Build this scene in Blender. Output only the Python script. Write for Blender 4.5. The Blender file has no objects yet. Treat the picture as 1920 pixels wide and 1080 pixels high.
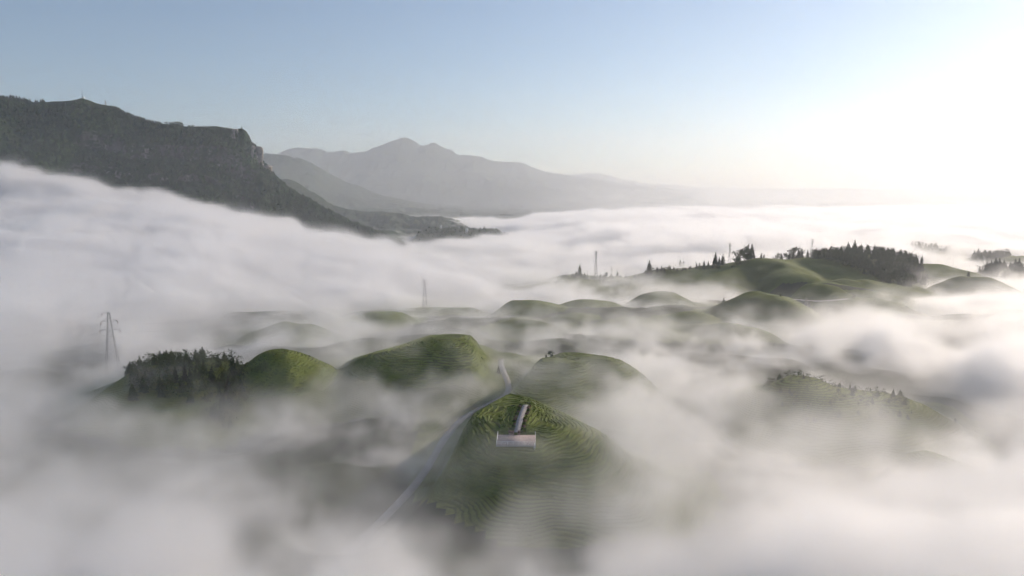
import bpy, math, random
import numpy as np
from mathutils import Vector

S = bpy.context.scene
COL = S.collection
R = math.radians

# ------------------------------------------------------------------ camera
F = 1297.0                      # focal length in pixels of a 1920 wide frame
PITCH = R(7.9)
cam_d = bpy.data.cameras.new('camera')
cam = bpy.data.objects.new('camera', cam_d)
COL.objects.link(cam)
S.camera = cam
cam_d.sensor_width = 36.0
cam_d.lens = 36.0 * F / 1920.0
cam_d.clip_start = 1.0
cam_d.clip_end = 60000.0
cam.location = (0, 0, 0)        # the drone; every height below is relative to it
cam.rotation_euler = (R(90) - PITCH, 0, 0)

# ------------------------------------------------------------------ sky, sun, exposure
SUN_AZ, SUN_EL = R(52), R(20)
world = bpy.data.worlds.new('World')
S.world = world
world.use_nodes = True
wn = world.node_tree
sky = wn.nodes.new('ShaderNodeTexSky')
sky.sky_type = 'NISHITA'
sky.sun_disc = False
sky.sun_elevation = SUN_EL
sky.sun_rotation = SUN_AZ
sky.air_density = 1.0
sky.dust_density = 0.32
sky.ozone_density = 3.0
bg = wn.nodes['Background']
bg.inputs[1].default_value = 0.11
wn.links.new(sky.outputs[0], bg.inputs[0])
sun_d = bpy.data.lights.new('sun', 'SUN')
sun_d.energy = 5.0
sun_d.angle = R(0.6)
sun_d.color = (1.0, 0.84, 0.68)
sun = bpy.data.objects.new('sun', sun_d)
COL.objects.link(sun)
sdir = Vector((math.sin(SUN_AZ) * math.cos(SUN_EL), math.cos(SUN_AZ) * math.cos(SUN_EL), math.sin(SUN_EL)))
sun.rotation_euler = sdir.to_track_quat('Z', 'Y').to_euler()
sun.location = (500, 300, 400)
S.view_settings.view_transform = 'Standard'
S.view_settings.look = 'None'
S.view_settings.exposure = 0.08
S.view_settings.gamma = 1.0
cy = S.cycles
cy.use_denoising = True
cy.denoiser = 'OPENIMAGEDENOISE'
cy.use_adaptive_sampling = True
cy.adaptive_threshold = 0.08
cy.adaptive_min_samples = 14
cy.max_bounces = 8
cy.diffuse_bounces = 2
cy.glossy_bounces = 1
cy.transmission_bounces = 2
cy.volume_bounces = 6
cy.transparent_max_bounces = 64
cy.volume_step_rate = 4.0
cy.volume_max_steps = 512
cy.caustics_reflective = False
cy.caustics_refractive = False
cy.sample_clamp_indirect = 6.0

rng = np.random.default_rng(7)
random.seed(7)

# ------------------------------------------------------------------ helpers
CP, SP = math.cos(PITCH), math.sin(PITCH)


def P(px, py, D):
    """world point that stands at distance D in front of the drone, seen at (px, py) of the photograph"""
    u = (px - 960.0) / F
    v = (540.0 - py) / F
    s = D / (CP + v * SP)
    return Vector((u * s, D, (-SP + v * CP) * s))


def hash01(ix, iy, iz, seed):
    h = (ix.astype(np.uint32) * np.uint32(374761393) + iy.astype(np.uint32) * np.uint32(668265263)
         + iz.astype(np.uint32) * np.uint32(2246822519) + np.uint32((seed * 3266489917) & 0xffffffff))
    h = (h ^ (h >> np.uint32(13))) * np.uint32(1274126177)
    h = (h ^ (h >> np.uint32(16))) * np.uint32(2654435769)
    h = h ^ (h >> np.uint32(15))
    return (h.astype(np.float32)) * np.float32(1.0 / 4294967296.0)


def vnoise3(x, y, z, seed):
    fx, fy, fz = np.floor(x), np.floor(y), np.floor(z)
    ix, iy, iz = fx.astype(np.int64), fy.astype(np.int64), fz.astype(np.int64)
    tx, ty, tz = (x - fx).astype(np.float32), (y - fy).astype(np.float32), (z - fz).astype(np.float32)
    tx = tx * tx * (3 - 2 * tx); ty = ty * ty * (3 - 2 * ty); tz = tz * tz * (3 - 2 * tz)
    r = 0
    for a in (0, 1):
        wx = tx if a else 1 - tx
        for b in (0, 1):
            wy = ty if b else 1 - ty
            for c in (0, 1):
                wz = tz if c else 1 - tz
                r = r + wx * wy * wz * hash01(ix + a, iy + b, iz + c, seed)
    return r * 2 - 1


def vnoise2(x, y, seed):
    fx, fy = np.floor(x), np.floor(y)
    ix, iy = fx.astype(np.int64), fy.astype(np.int64)
    tx, ty = x - fx, y - fy
    tx = tx * tx * (3 - 2 * tx); ty = ty * ty * (3 - 2 * ty)
    iz = np.zeros_like(ix)
    r = 0
    for a in (0, 1):
        for b in (0, 1):
            r = r + (tx if a else 1 - tx) * (ty if b else 1 - ty) * hash01(ix + a, iy + b, iz, seed)
    return r * 2 - 1


def fbm2(x, y, seed, octaves=4, gain=0.5):
    r, a, t = 0, 1.0, 0
    for o in range(octaves):
        r = r + a * vnoise2(x * 2 ** o, y * 2 ** o, seed + o * 17)
        t += a
        a *= gain
    return r / t


def fbm3(x, y, z, seed, octaves=4, gain=0.5):
    r, a, t = 0, 1.0, 0
    for o in range(octaves):
        k = 2.0 ** o
        r = r + a * vnoise3(x * k, y * k, z * k, seed + o * 17)
        t += a
        a *= gain
    return r / t


def sstep(t):
    t = np.clip(t, 0, 1)
    return t * t * (3 - 2 * t)


def mesh_np(name, verts, faces, smooth=False):
    """faces: (n,3) or (n,4) int array, or list of both"""
    me = bpy.data.meshes.new(name)
    verts = np.asarray(verts, np.float32).reshape(-1, 3)
    fl = [np.asarray(f, np.int32) for f in (faces if isinstance(faces, list) else [faces])]
    fl = [f for f in fl if f.size]
    me.vertices.add(len(verts))
    me.vertices.foreach_set('co', verts.reshape(-1))
    nl = sum(f.size for f in fl)
    npoly = sum(len(f) for f in fl)
    me.loops.add(nl)
    me.polygons.add(npoly)
    me.loops.foreach_set('vertex_index', np.concatenate([f.reshape(-1) for f in fl]))
    tot = np.concatenate([np.full(len(f), f.shape[1], np.int32) for f in fl])
    start = np.concatenate([[0], np.cumsum(tot)[:-1]]).astype(np.int32)
    me.polygons.foreach_set('loop_start', start)
    me.polygons.foreach_set('loop_total', tot)
    if smooth:
        me.polygons.foreach_set('use_smooth', np.ones(npoly, bool))
    me.update(calc_edges=True)
    return me


def link(name, me, mat=None, parent=None, **props):
    o = bpy.data.objects.new(name, me)
    COL.objects.link(o)
    if mat is not None and me is not None and not me.materials:
        me.materials.append(mat)
    if parent is not None:
        o.parent = parent
    for k, v in props.items():
        o[k] = v
    return o


def empty(name, loc, rz=0.0, scale=1.0, **props):
    o = bpy.data.objects.new(name, None)
    COL.objects.link(o)
    o.location = loc
    o.rotation_euler = (0, 0, rz)
    o.scale = (scale,) * 3
    for k, v in props.items():
        o[k] = v
    return o


class MB:
    """collects boxes, bars and free faces into one mesh"""
    def __init__(self):
        self.v, self.f3, self.f4 = [], [], []

    def box(self, c, d):
        b = len(self.v)
        for i in range(8):
            self.v.append((c[0] + d[0] / 2 * (1 if i & 1 else -1), c[1] + d[1] / 2 * (1 if i & 2 else -1), c[2] + d[2] / 2 * (1 if i & 4 else -1)))
        for q in ((0, 2, 3, 1), (4, 5, 7, 6), (0, 1, 5, 4), (2, 6, 7, 3), (0, 4, 6, 2), (1, 3, 7, 5)):
            self.f4.append([b + k for k in q])
        return self

    def bar(self, p, q, r, r2=None, n=4):
        p, q = Vector(p), Vector(q)
        r2 = r if r2 is None else r2
        ax = (q - p).normalized()
        s = ax.cross(Vector((0, 0, 1)) if abs(ax.z) < 0.95 else Vector((1, 0, 0))).normalized()
        t = ax.cross(s)
        b = len(self.v)
        for (c, rr) in ((p, r), (q, r2)):
            for k in range(n):
                a = 2 * math.pi * (k + 0.5) / n
                self.v.append(tuple(c + (s * math.cos(a) + t * math.sin(a)) * rr))
        for k in range(n):
            k2 = (k + 1) % n
            self.f4.append([b + k, b + k2, b + n + k2, b + n + k])
        if n == 4:
            self.f4.append([b + 3, b + 2, b + 1, b]); self.f4.append([b + 4, b + 5, b + 6, b + 7])
        return self

    def build(self, name, mat, parent=None, smooth=False, **props):
        fl = []
        if self.f4: fl.append(np.array(self.f4, np.int32))
        if self.f3: fl.append(np.array(self.f3, np.int32))
        return link(name, mesh_np(name, self.v, fl, smooth), mat, parent, **props)


def grid_faces(nu, nv):
    i = np.arange(nu - 1)[:, None] * nv + np.arange(nv - 1)[None, :]
    i = i.reshape(-1)
    return np.stack([i, i + nv, i + nv + 1, i + 1], -1)


# ------------------------------------------------------------------ materials
def new_mat(name):
    m = bpy.data.materials.new(name)
    m.use_nodes = True
    nt = m.node_tree
    return m, nt, nt.nodes['Principled BSDF']


def ramp(nt, fac, stops):
    r = nt.nodes.new('ShaderNodeValToRGB')
    el = r.color_ramp.elements
    while len(el) < len(stops):
        el.new(0.5)
    for e, (p, c) in zip(el, stops):
        e.position = p
        e.color = (*c, 1)
    nt.links.new(fac, r.inputs[0])
    return r.outputs[0]


def noise_node(nt, scale, detail=4, rough=0.6, coord='Object'):
    tc = nt.nodes.new('ShaderNodeTexCoord')
    n = nt.nodes.new('ShaderNodeTexNoise')
    n.inputs['Scale'].default_value = scale
    n.inputs['Detail'].default_value = detail
    n.inputs['Roughness'].default_value = rough
    nt.links.new(tc.outputs[coord], n.inputs['Vector'])
    return n.outputs[0]


def mixc(nt, fac, a, b, mode='MIX'):
    m = nt.nodes.new('ShaderNodeMix')
    m.data_type = 'RGBA'
    m.blend_type = mode
    for sock, v in ((m.inputs[0], fac), (m.inputs[6], a), (m.inputs[7], b)):
        if hasattr(v, 'is_linked'):
            nt.links.new(v, sock)
        elif isinstance(v, tuple):
            sock.default_value = (*v, 1)
        else:
            sock.default_value = v
    return m.outputs[2]


def math_node(nt, op, a, b=None):
    m = nt.nodes.new('ShaderNodeMath')
    m.operation = op
    for sock, v in zip(m.inputs, (a, b)):
        if v is None:
            continue
        if hasattr(v, 'is_linked'):
            nt.links.new(v, sock)
        else:
            sock.default_value = v
    return m.outputs[0]


def simple(name, ca, cb, scale, rough=0.85, bump=0.0, spec=0.2):
    m, nt, b = new_mat(name)
    n = noise_node(nt, scale)
    nt.links.new(ramp(nt, n, [(0.3, ca), (0.7, cb)]), b.inputs['Base Color'])
    b.inputs['Roughness'].default_value = rough
    b.inputs['Specular IOR Level'].default_value = spec
    if bump:
        bp = nt.nodes.new('ShaderNodeBump')
        bp.inputs['Strength'].default_value = bump
        nt.links.new(n, bp.inputs['Height'])
        nt.links.new(bp.outputs[0], b.inputs['Normal'])
    return m


def tea_material():
    """clipped tea bushes: contour rows with darker soil gaps, patches of younger leaf"""
    m, nt, b = new_mat('tea_slope')
    g = nt.nodes.new('ShaderNodeNewGeometry')
    sx = nt.nodes.new('ShaderNodeSeparateXYZ')
    nt.links.new(g.outputs['Position'], sx.inputs[0])
    wob = noise_node(nt, 0.03, 2, 0.5)
    t = math_node(nt, 'ADD', math_node(nt, 'MULTIPLY', sx.outputs[2], 1.0 / 0.52), math_node(nt, 'MULTIPLY', wob, 6.0))
    fr = math_node(nt, 'PINGPONG', t, 0.5)
    row = ramp(nt, fr, [(0.06, (0.55, 0.53, 0.55)), (0.26, (1, 1, 1))])
    patch = noise_node(nt, 0.02, 3, 0.55)
    tend = ramp(nt, noise_node(nt, 0.035, 2, 0.5), [(0.40, (0, 0, 0)), (0.58, (1, 1, 1))])
    row = mixc(nt, tend, (0.86, 0.86, 0.86), row)
    leaf = ramp(nt, patch, [(0.35, (0.085, 0.11, 0.022)), (0.5, (0.13, 0.16, 0.028)), (0.68, (0.17, 0.20, 0.038))])
    fine = noise_node(nt, 0.9, 4, 0.7)
    leaf = mixc(nt, 0.6, leaf, ramp(nt, fine, [(0.3, (0.5, 0.5, 0.5)), (0.7, (1.2, 1.2, 1.1))]), 'MULTIPLY')
    nt.links.new(mixc(nt, 1.0, leaf, row, 'MULTIPLY'), b.inputs['Base Color'])
    b.inputs['Roughness'].default_value = 0.9
    b.inputs['Specular IOR Level'].default_value = 0.15
    bp = nt.nodes.new('ShaderNodeBump')
    bp.inputs['Strength'].default_value = 0.7
    bp.inputs['Distance'].default_value = 0.6
    nt.links.new(fr, bp.inputs['Height'])
    nt.links.new(bp.outputs[0], b.inputs['Normal'])
    return m


def mountain_material():
    m, nt, b = new_mat('wooded_cliff')
    g = nt.nodes.new('ShaderNodeNewGeometry')
    sx = nt.nodes.new('ShaderNodeSeparateXYZ')
    nt.links.new(g.outputs['True Normal'], sx.inputs[0])
    n1 = noise_node(nt, 0.012, 6, 0.65)
    n2 = noise_node(nt, 0.09, 5, 0.7)
    mp = nt.nodes.new('ShaderNodeMapping')
    tc = nt.nodes.new('ShaderNodeTexCoord')
    nt.links.new(tc.outputs['Object'], mp.inputs[0])
    mp.inputs['Scale'].default_value = (0.05, 0.05, 0.012)
    ns = nt.nodes.new('ShaderNodeTexNoise')
    ns.inputs['Scale'].default_value = 1.0
    ns.inputs['Detail'].default_value = 6
    nt.links.new(mp.outputs[0], ns.inputs['Vector'])
    steep = math_node(nt, 'ADD', sx.outputs[2], math_node(nt, 'MULTIPLY', math_node(nt, 'SUBTRACT', n1, 0.5), 0.9))
    rockmask = ramp(nt, steep, [(0.14, (1, 1, 1)), (0.30, (0, 0, 0))])
    rock = ramp(nt, ns.outputs[0], [(0.35, (0.035, 0.035, 0.032)), (0.58, (0.10, 0.095, 0.088)), (0.74, (0.26, 0.24, 0.22))])
    wood = ramp(nt, n2, [(0.3, (0.010, 0.024, 0.010)), (0.55, (0.020, 0.044, 0.015)), (0.75, (0.038, 0.066, 0.020))])
    grass = ramp(nt, n1, [(0.55, (0.0, 0.0, 0.0)), (0.66, (1, 1, 1))])
    wood = mixc(nt, math_node(nt, 'MULTIPLY', grass, 0.6), wood, (0.07, 0.085, 0.032))
    nt.links.new(mixc(nt, rockmask, wood, rock), b.inputs['Base Color'])
    b.inputs['Roughness'].default_value = 0.95
    b.inputs['Specular IOR Level'].default_value = 0.1
    bp = nt.nodes.new('ShaderNodeBump')
    bp.inputs['Strength'].default_value = 0.8
    bp.inputs['Distance'].default_value = 4.0
    nt.links.new(n2, bp.inputs['Height'])
    nt.links.new(bp.outputs[0], b.inputs['Normal'])
    return m


M_TEA = tea_material()
M_MTN = mountain_material()
M_ROCK = simple('cliff_rock', (0.12, 0.11, 0.10), (0.34, 0.31, 0.27), 0.08, 0.95, 0.6)
M_FARWOOD = simple('far_woodland', (0.025, 0.04, 0.02), (0.05, 0.07, 0.035), 0.01, 0.95, 0.3)
M_FLOOR = simple('valley_scrub', (0.018, 0.026, 0.012), (0.05, 0.062, 0.024), 0.06, 0.95, 0.3)
M_CONIFER = simple('conifer_needles', (0.018, 0.03, 0.014), (0.045, 0.062, 0.026), 0.6, 0.9)
M_LEAF = simple('broad_leaves', (0.025, 0.042, 0.014), (0.065, 0.09, 0.028), 0.5, 0.85)
M_CANOPY = simple('mountain_canopy', (0.012, 0.028, 0.011), (0.045, 0.078, 0.024), 0.035, 0.9)
M_BARK = simple('bark', (0.05, 0.04, 0.03), (0.10, 0.085, 0.065), 1.5, 0.95)
M_STEEL = simple('galvanised_steel', (0.10, 0.10, 0.105), (0.17, 0.17, 0.175), 0.8, 0.6, 0.0, 0.4)
M_PORC = simple('insulator_porcelain', (0.16, 0.10, 0.07), (0.24, 0.16, 0.12), 2.0, 0.4)
M_ROAD = simple('concrete_road', (0.20, 0.195, 0.19), (0.32, 0.31, 0.30), 0.4, 0.9)
M_DECK = simple('pink_paving', (0.30, 0.24, 0.235), (0.40, 0.325, 0.31), 0.7, 0.8)
M_PATH = simple('path_paving', (0.32, 0.29, 0.275), (0.44, 0.40, 0.38), 0.9, 0.85)
M_RAIL = simple('white_rail', (0.72, 0.72, 0.72), (0.82, 0.82, 0.82), 2.0, 0.5)
M_CONC = simple('grey_concrete', (0.30, 0.29, 0.28), (0.42, 0.41, 0.39), 0.8, 0.9)
M_WALLW = simple('white_render', (0.74, 0.73, 0.71), (0.84, 0.83, 0.81), 0.3, 0.8)
M_ROOF = simple('dark_tiles', (0.09, 0.085, 0.085), (0.16, 0.15, 0.15), 0.5, 0.85)
M_GLASS = simple('dark_window', (0.04, 0.05, 0.06), (0.07, 0.08, 0.09), 0.5, 0.2, 0.0, 0.6)
M_TEAROW = simple('tea_bushes', (0.09, 0.115, 0.022), (0.16, 0.195, 0.036), 0.35, 0.9, 0.4)
M_FLOWER = simple('flowering_shrub', (0.05, 0.06, 0.03), (0.30, 0.16, 0.17), 1.6, 0.9)

# ------------------------------------------------------------------ the tea country: one height field
VALLEY = -99.0
GROUND = -165.0
# px, py and distance of the summit, foot radii across and along the view, label
HILLS = [
    (820, 638, 345, 66, 58, 'broad tea hill with contour rows, behind the bend of the grey road'),
    (522, 659, 310, 36, 40, 'bright green tea hill beside the dark clump of trees at left'),
    (350, 684, 302, 50, 42, 'dark tree-covered hill in front of the left lattice pylon'),
    (987, 773, 230, 38, 66, 'tea hill that carries the pink viewing platform and its path'),
    (1062, 664, 312, 42, 42, 'tea hill with two small trees, behind the viewing platform'),
    (1000, 600, 470, 36, 36, 'dark misty hill above the road end, nearer of two in line'),
    (1000, 560, 560, 34, 34, 'grey misty hill left of the pale green one below the ridge'),
    (1122, 563, 585, 36, 34, 'pale green hill half in fog below the ridge pylon'),
    (1190, 602, 450, 36, 34, 'low tea hill with one small tree on its front slope'),
    (1300, 582, 485, 46, 34, 'long low tea hill sloping right into bright fog'),
    (1247, 546, 640, 44, 38, 'rounded tea hill under the middle of the tree-lined ridge'),
    (1445, 549, 505, 50, 46, 'dark dome of tea with its right side lit, nearest on the right'),
    (1522, 528, 625, 46, 42, 'dark dome of tea behind the nearest right dome, above a pale track'),
    (545, 602, 440, 42, 38, 'faint grey hill in fog behind the bright left tea hill'),
    (705, 587, 500, 38, 36, 'faint pointed hill in fog behind the broad centre hill'),
    (770, 577, 575, 70, 50, 'faintest hill under the middle pylon in fog'),
    (1500, 706, 280, 46, 44, 'dark misty hill crest at lower right'),
    (1600, 738, 272, 40, 40, 'misty shoulder of the lower right hill'),
    (1690, 790, 250, 34, 36, 'fogged spur at the right end of the lower right hill'),
    (1738, 846, 208, 18, 22, 'small dark mound poking from the fog at lower right'),
    (1075, 522, 790, 60, 60, 'left end of the tree-lined ridge'),
    (1150, 520, 800, 70, 60, 'low part of the ridge under the pylon'),
    (1250, 505, 810, 76, 60, 'ridge slope dotted with small conifers'),
    (1340, 495, 815, 70, 60, 'ridge slope with a pair of pointed conifers'),
    (1430, 484, 815, 80, 66, 'grassy ridge top beside the big round tree'),
    (1520, 482, 850, 90, 70, 'tea slope with terraces left of the wooded knoll'),
    (1610, 474, 930, 105, 80, 'wooded knoll, highest of the right-hand hills'),
    (1655, 500, 850, 84, 70, 'dark wooded front of the knoll at right'),
    (1590, 523, 735, 80, 60, 'terraced slope below the wooded knoll'),
    (1630, 562, 590, 66, 48, 'low slope below the pale track, sinking in fog at right'),
    (1718, 464, 1280, 96, 70, 'far wooded hill floating above the fog at right'),
    (1755, 494, 860, 62, 54, 'pale pointed tea hill in fog right of the wooded knoll'),
    (1850, 484, 1120, 84, 60, 'far wooded hill at the right edge'),
    (1908, 479, 1080, 52, 50, 'bare dome beside the far wood at the right edge'),
    (1880, 506, 900, 84, 50, 'hill under the dark tree line at the right edge'),
    (1085, 589, 500, 28, 26, 'small mound between the misty centre hills'),
    (1372, 603, 440, 32, 28, 'low mound in front of the nearest dark dome'),
    (1582, 548, 600, 36, 30, 'small knoll right of the second dark dome'),
    (880, 576, 560, 36, 30, 'faint knoll right of the middle pylon'),
    (1845, 520, 725, 56, 46, 'misty tea hill below the dark tree line at right'),
]
HC = []
for (px, py, D, rx, ry, lab) in HILLS:
    p = P(px, py, D)
    HC.append((p.x, p.y, p.z, rx, ry))


def seg_dist(x, y, pts):
    best = np.full(x.shape, 1e9); bz = np.zeros(x.shape)
    for a, b in zip(pts[:-1], pts[1:]):
        dx, dy = b.x - a.x, b.y - a.y
        t = np.clip(((x - a.x) * dx + (y - a.y) * dy) / (dx * dx + dy * dy), 0, 1)
        d = np.hypot(x - a.x - t * dx, y - a.y - t * dy)
        z = a.z + t * (b.z - a.z)
        m = d < best
        best = np.where(m, d, best); bz = np.where(m, z, bz)
    return best, bz


SPINES = [
    ([P(1030, 534, 770), P(1075, 521, 790), P(1120, 520, 800), P(1180, 522, 802), P(1250, 506, 810), P(1340, 496, 815), P(1400, 491, 818), P(1440, 486, 816), P(1490, 487, 840), P(1550, 482, 890), P(1610, 474, 930), P(1670, 488, 930), P(1720, 512, 880)], 130),
    ([P(1440, 487, 816), P(1480, 505, 760), P(1540, 522, 700), P(1620, 540, 650), P(1690, 566, 610)], 75),
    ([P(1560, 485, 880), P(1610, 505, 810), P(1680, 525, 760), P(1740, 545, 720)], 70),
    ([P(1440, 720, 285), P(1500, 706, 280), P(1600, 742, 272), P(1690, 792, 252), P(1780, 850, 230)], 42),
    ([P(690, 690, 350), P(760, 650, 350), P(820, 640, 345), P(900, 672, 335)], 44),
    ([P(250, 690, 296), P(350, 686, 302), P(440, 690, 306), P(522, 664, 312)], 40),
]


def hill_parts(x, y):
    base = VALLEY + 9 * fbm2(x / 95, y / 95, 3, 4)
    base = base - 22 * sstep((y - 480) / 260)
    out = []
    for i, (cx, cy_, cz, rx, ry) in enumerate(HC):
        far = sstep(np.hypot(x - cx, y - cy_) / 22)
        wx = x + far * (11 * vnoise2(x / 52, y / 52, 40 + i) + 5 * vnoise2(x / 21, y / 21, 50 + i))
        wy = y + far * (11 * vnoise2(x / 52, y / 52, 80 + i) + 5 * vnoise2(x / 21, y / 21, 90 + i))
        rot = 0.5 * math.sin(i * 2.4)
        dx, dy = wx - cx, wy - cy_
        dx, dy = dx * math.cos(rot) + dy * math.sin(rot), -dx * math.sin(rot) + dy * math.cos(rot)
        q = np.sqrt((dx / rx) ** 2 + (dy / ry) ** 2)
        f = np.where(q < 1.35, 0.5 + 0.5 * np.cos(np.pi * np.minimum(q / 1.35, 1)), 0)
        f = f ** (0.72 + 0.22 * math.sin(i * 1.7))
        out.append(base + (cz - base) * f)
    # long ridges that tie the far hills together
    for j, (pts, wid) in enumerate(SPINES):
        d, z = seg_dist(x + 8 * vnoise2(x / 45, y / 45, 140 + j), y + 8 * vnoise2(x / 45, y / 45, 150 + j), pts)
        f = np.where(d < wid, 0.5 + 0.5 * np.cos(np.pi * np.minimum(d / wid, 1)), 0)
        z = z + 2.0 * vnoise2(x / 60, y / 60, 160 + j)
        out.append(base + np.maximum(z - base, 0) * f ** 0.9)
    return base, np.stack(out)


def height(x, y):
    x = np.asarray(x, float); y = np.asarray(y, float)
    base, hp = hill_parts(x, y)
    k = 2.2
    top = np.maximum(hp.max(0), base)
    s = np.exp((base - top) / k) + np.exp((hp - top) / k).sum(0)
    n = (hp > base + 0.5).sum(0) + 1.0
    h = top + k * np.log(np.maximum(s / n, 1.0))
    h = h + 1.6 * fbm2(x / 30, y / 30, 11, 4) - 2.2 * np.maximum(0, 0.25 - np.abs(fbm2(x / 60, y / 60, 15, 3))) / 0.25
    # shelf for the viewing platform and its path, cut for the road
    return flatten(x, y, h)


PLAT = P(968, 825, 205)
PATH = [P(969, 811, 210.5), P(974, 790, 217), P(980, 772, 225), P(986, 759, 232)]
ROADPX = [(640, 1050, 178), (745, 945, 203), (790, 893, 222), (812, 858, 238), (834, 822, 257), (868, 784, 280), (915, 758, 297),
          (950, 738, 311), (952, 716, 325), (944, 696, 341), (939, 680, 356), (941, 674, 366)]
ROAD = [P(*t) for t in ROADPX]


TRACKPX = [(1440, 556, 590), (1490, 561, 582), (1530, 564, 577), (1560, 563, 580), (1590, 560, 588)]
TRACK = [P(*t) for t in TRACKPX]


def flatten(x, y, h):
    d, z = seg_dist(x, y, ROAD)
    w = sstep(1 - (d - 4.0) / 13.0)
    h = h * (1 - w) + (z - 0.15) * w
    # the platform hill falls away on its left so that it stays below the line from the drone to the road behind it
    b = x / np.maximum(y, 1.0)
    rb = np.array([p.x / p.y for p in ROAD[4:8]]); rz_ = np.array([p.z / p.y for p in ROAD[4:8]])
    o = np.argsort(rb)
    lim = np.interp(b, rb[o], rz_[o]) * y - 0.9
    wgt = sstep((b - rb.min() + 0.02) / 0.02) * sstep((rb.max() + 0.004 - b) / 0.006) * sstep((y - 190) / 12) * sstep((272 + (b - rb.min()) * 500 - y) / 14)
    h = np.where(h > lim, h * (1 - wgt) + lim * wgt, h)
    d, z = seg_dist(x, y, TRACK)
    w = sstep(1 - (d - 2.5) / 7.0)
    h = h * (1 - w) + (z - 0.15) * w
    d, z = seg_dist(x, y, PATH)
    w = sstep(1 - (d - 1.5) / 5.0)
    h = h * (1 - w) + (z - 0.15) * w
    dx = np.maximum(np.abs(x - PLAT.x) - 6.2, 0); dy = np.maximum(np.abs(y - PLAT.y) - 4.6, 0)
    w = sstep(1 - np.hypot(dx, dy) / 5.0)
    return h * (1 - w) + (PLAT.z - 0.6) * w


STEP = 3.0
gx = np.arange(-760, 1061, STEP)
gy = np.arange(84, 1400, STEP)
GX, GY = np.meshgrid(gx, gy, indexing='ij')
_BASE, HPARTS = hill_parts(GX, GY)
GZ = height(GX, GY)
edge = np.minimum(np.minimum(GX - gx[0], gx[-1] - GX), np.minimum(GY - gy[0], gy[-1] - GY))
GZ = GZ - 60 * sstep(1 - edge / 60)
NSPINE = len(SPINES)
hp_ = HPARTS[:len(HILLS)]
owner = np.where(hp_.max(0) > _BASE + 4, hp_.argmax(0), -1)
owner = np.where((HPARTS[len(HILLS):].max(0) > hp_.max(0) + 1.5) & (HPARTS[len(HILLS)] > _BASE + 6) & (owner < 0), len(HILLS), owner)
del HPARTS, hp_


def hz(x, y):
    """ground height by bilinear lookup"""
    fx = np.clip((np.asarray(x, float) - gx[0]) / STEP, 0, len(gx) - 1.001)
    fy = np.clip((np.asarray(y, float) - gy[0]) / STEP, 0, len(gy) - 1.001)
    i, j = fx.astype(int), fy.astype(int)
    a, b = fx - i, fy - j
    return (GZ[i, j] * (1 - a) * (1 - b) + GZ[i + 1, j] * a * (1 - b) + GZ[i, j + 1] * (1 - a) * b + GZ[i + 1, j + 1] * a * b)


allv = np.stack([GX, GY, GZ], -1).reshape(-1, 3)
allf = grid_faces(len(gx), len(gy))
fown = owner.reshape(-1)[allf[:, 0]]
HILL_OBJ = []
for k in range(-1, len(HILLS) + 1):
    f = allf[fown == k]
    if not len(f):
        print('no faces', k)
        if k >= 0: HILL_OBJ.append(None)
        continue
    used, inv = np.unique(f.reshape(-1), return_inverse=True)
    me = mesh_np('hill', allv[used], inv.reshape(-1, 4), True)
    if k < 0:
        o = link('valley_floor', me, M_FLOOR, kind='structure', label='low tea ground between the hills, mostly under fog')
    elif k == len(HILLS):
        o = link('ridge', me, M_TEA, kind='structure', label='long green ridge rising rightward to the wooded knoll')
    else:
        o = link('tea_hill', me, M_TEA, kind='structure', label=HILLS[k][5])
        HILL_OBJ.append(o)

# the wide ground under the fog, out to the far ranges
gb = MB()
gb.v = [(-15500, -1800, GROUND), (15500, -1800, GROUND), (15500, 15500, GROUND), (-15500, 15500, GROUND)]
gb.f4 = [[0, 1, 2, 3]]
gb.build('ground', M_FLOOR, kind='structure', label='valley ground far below the fog')


# ------------------------------------------------------------------ mountains
def interp_px(pts, n):
    xs = np.array([p[0] for p in pts], float)
    u = np.linspace(xs[0], xs[-1], n)
    return u, np.interp(u, xs, [p[1] for p in pts])


def ridge(name, pts, D0, D1, run_front, run_back, base, nu, nv, amp, nscale, mat, seed, label):
    """a range with its crest through the given outline at distance D0..D1 and long front and back slopes"""
    u, py = interp_px(pts, nu)
    D = np.linspace(D0, D1, nu)
    cx = np.empty(nu); cz = np.empty(nu)
    for i in range(nu):
        p = P(u[i], py[i], D[i]); cx[i] = p.x; cz[i] = p.z
    v = np.concatenate([np.linspace(0, 1, nv), -np.linspace(0.05, 1, nv // 3)])
    v = np.sort(v)[::-1]            # 1 front foot, 0 crest, -1 back foot
    V = v[None, :]
    run = np.where(V > 0, run_front, run_back)
    Y = D[:, None] - V * run
    X = cx[:, None] * (Y / D[:, None]) * 0.35 + cx[:, None] * 0.65
    a = np.abs(V)
    zc = cz[:, None]
    prof = 1 - (0.75 * a + 0.25 * a * a)
    Z = base + (zc - base) * prof
    spur = 1 - np.abs(fbm2(X / nscale, Y / (nscale * 1.6), seed, 5, 0.55)) * 2.0
    Z = Z + amp * (spur - 0.75) * np.sin(np.pi * np.clip(a, 0, 1)) ** 0.8
    Z = Z + amp * 0.22 * fbm2(X / (nscale * 0.13), Y / (nscale * 0.13), seed + 5, 4, 0.6)
    me = mesh_np(name, np.stack([X, Y, Z], -1), grid_faces(nu, len(v)), True)
    return link(name, me, mat, kind='structure', label=label)


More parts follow.
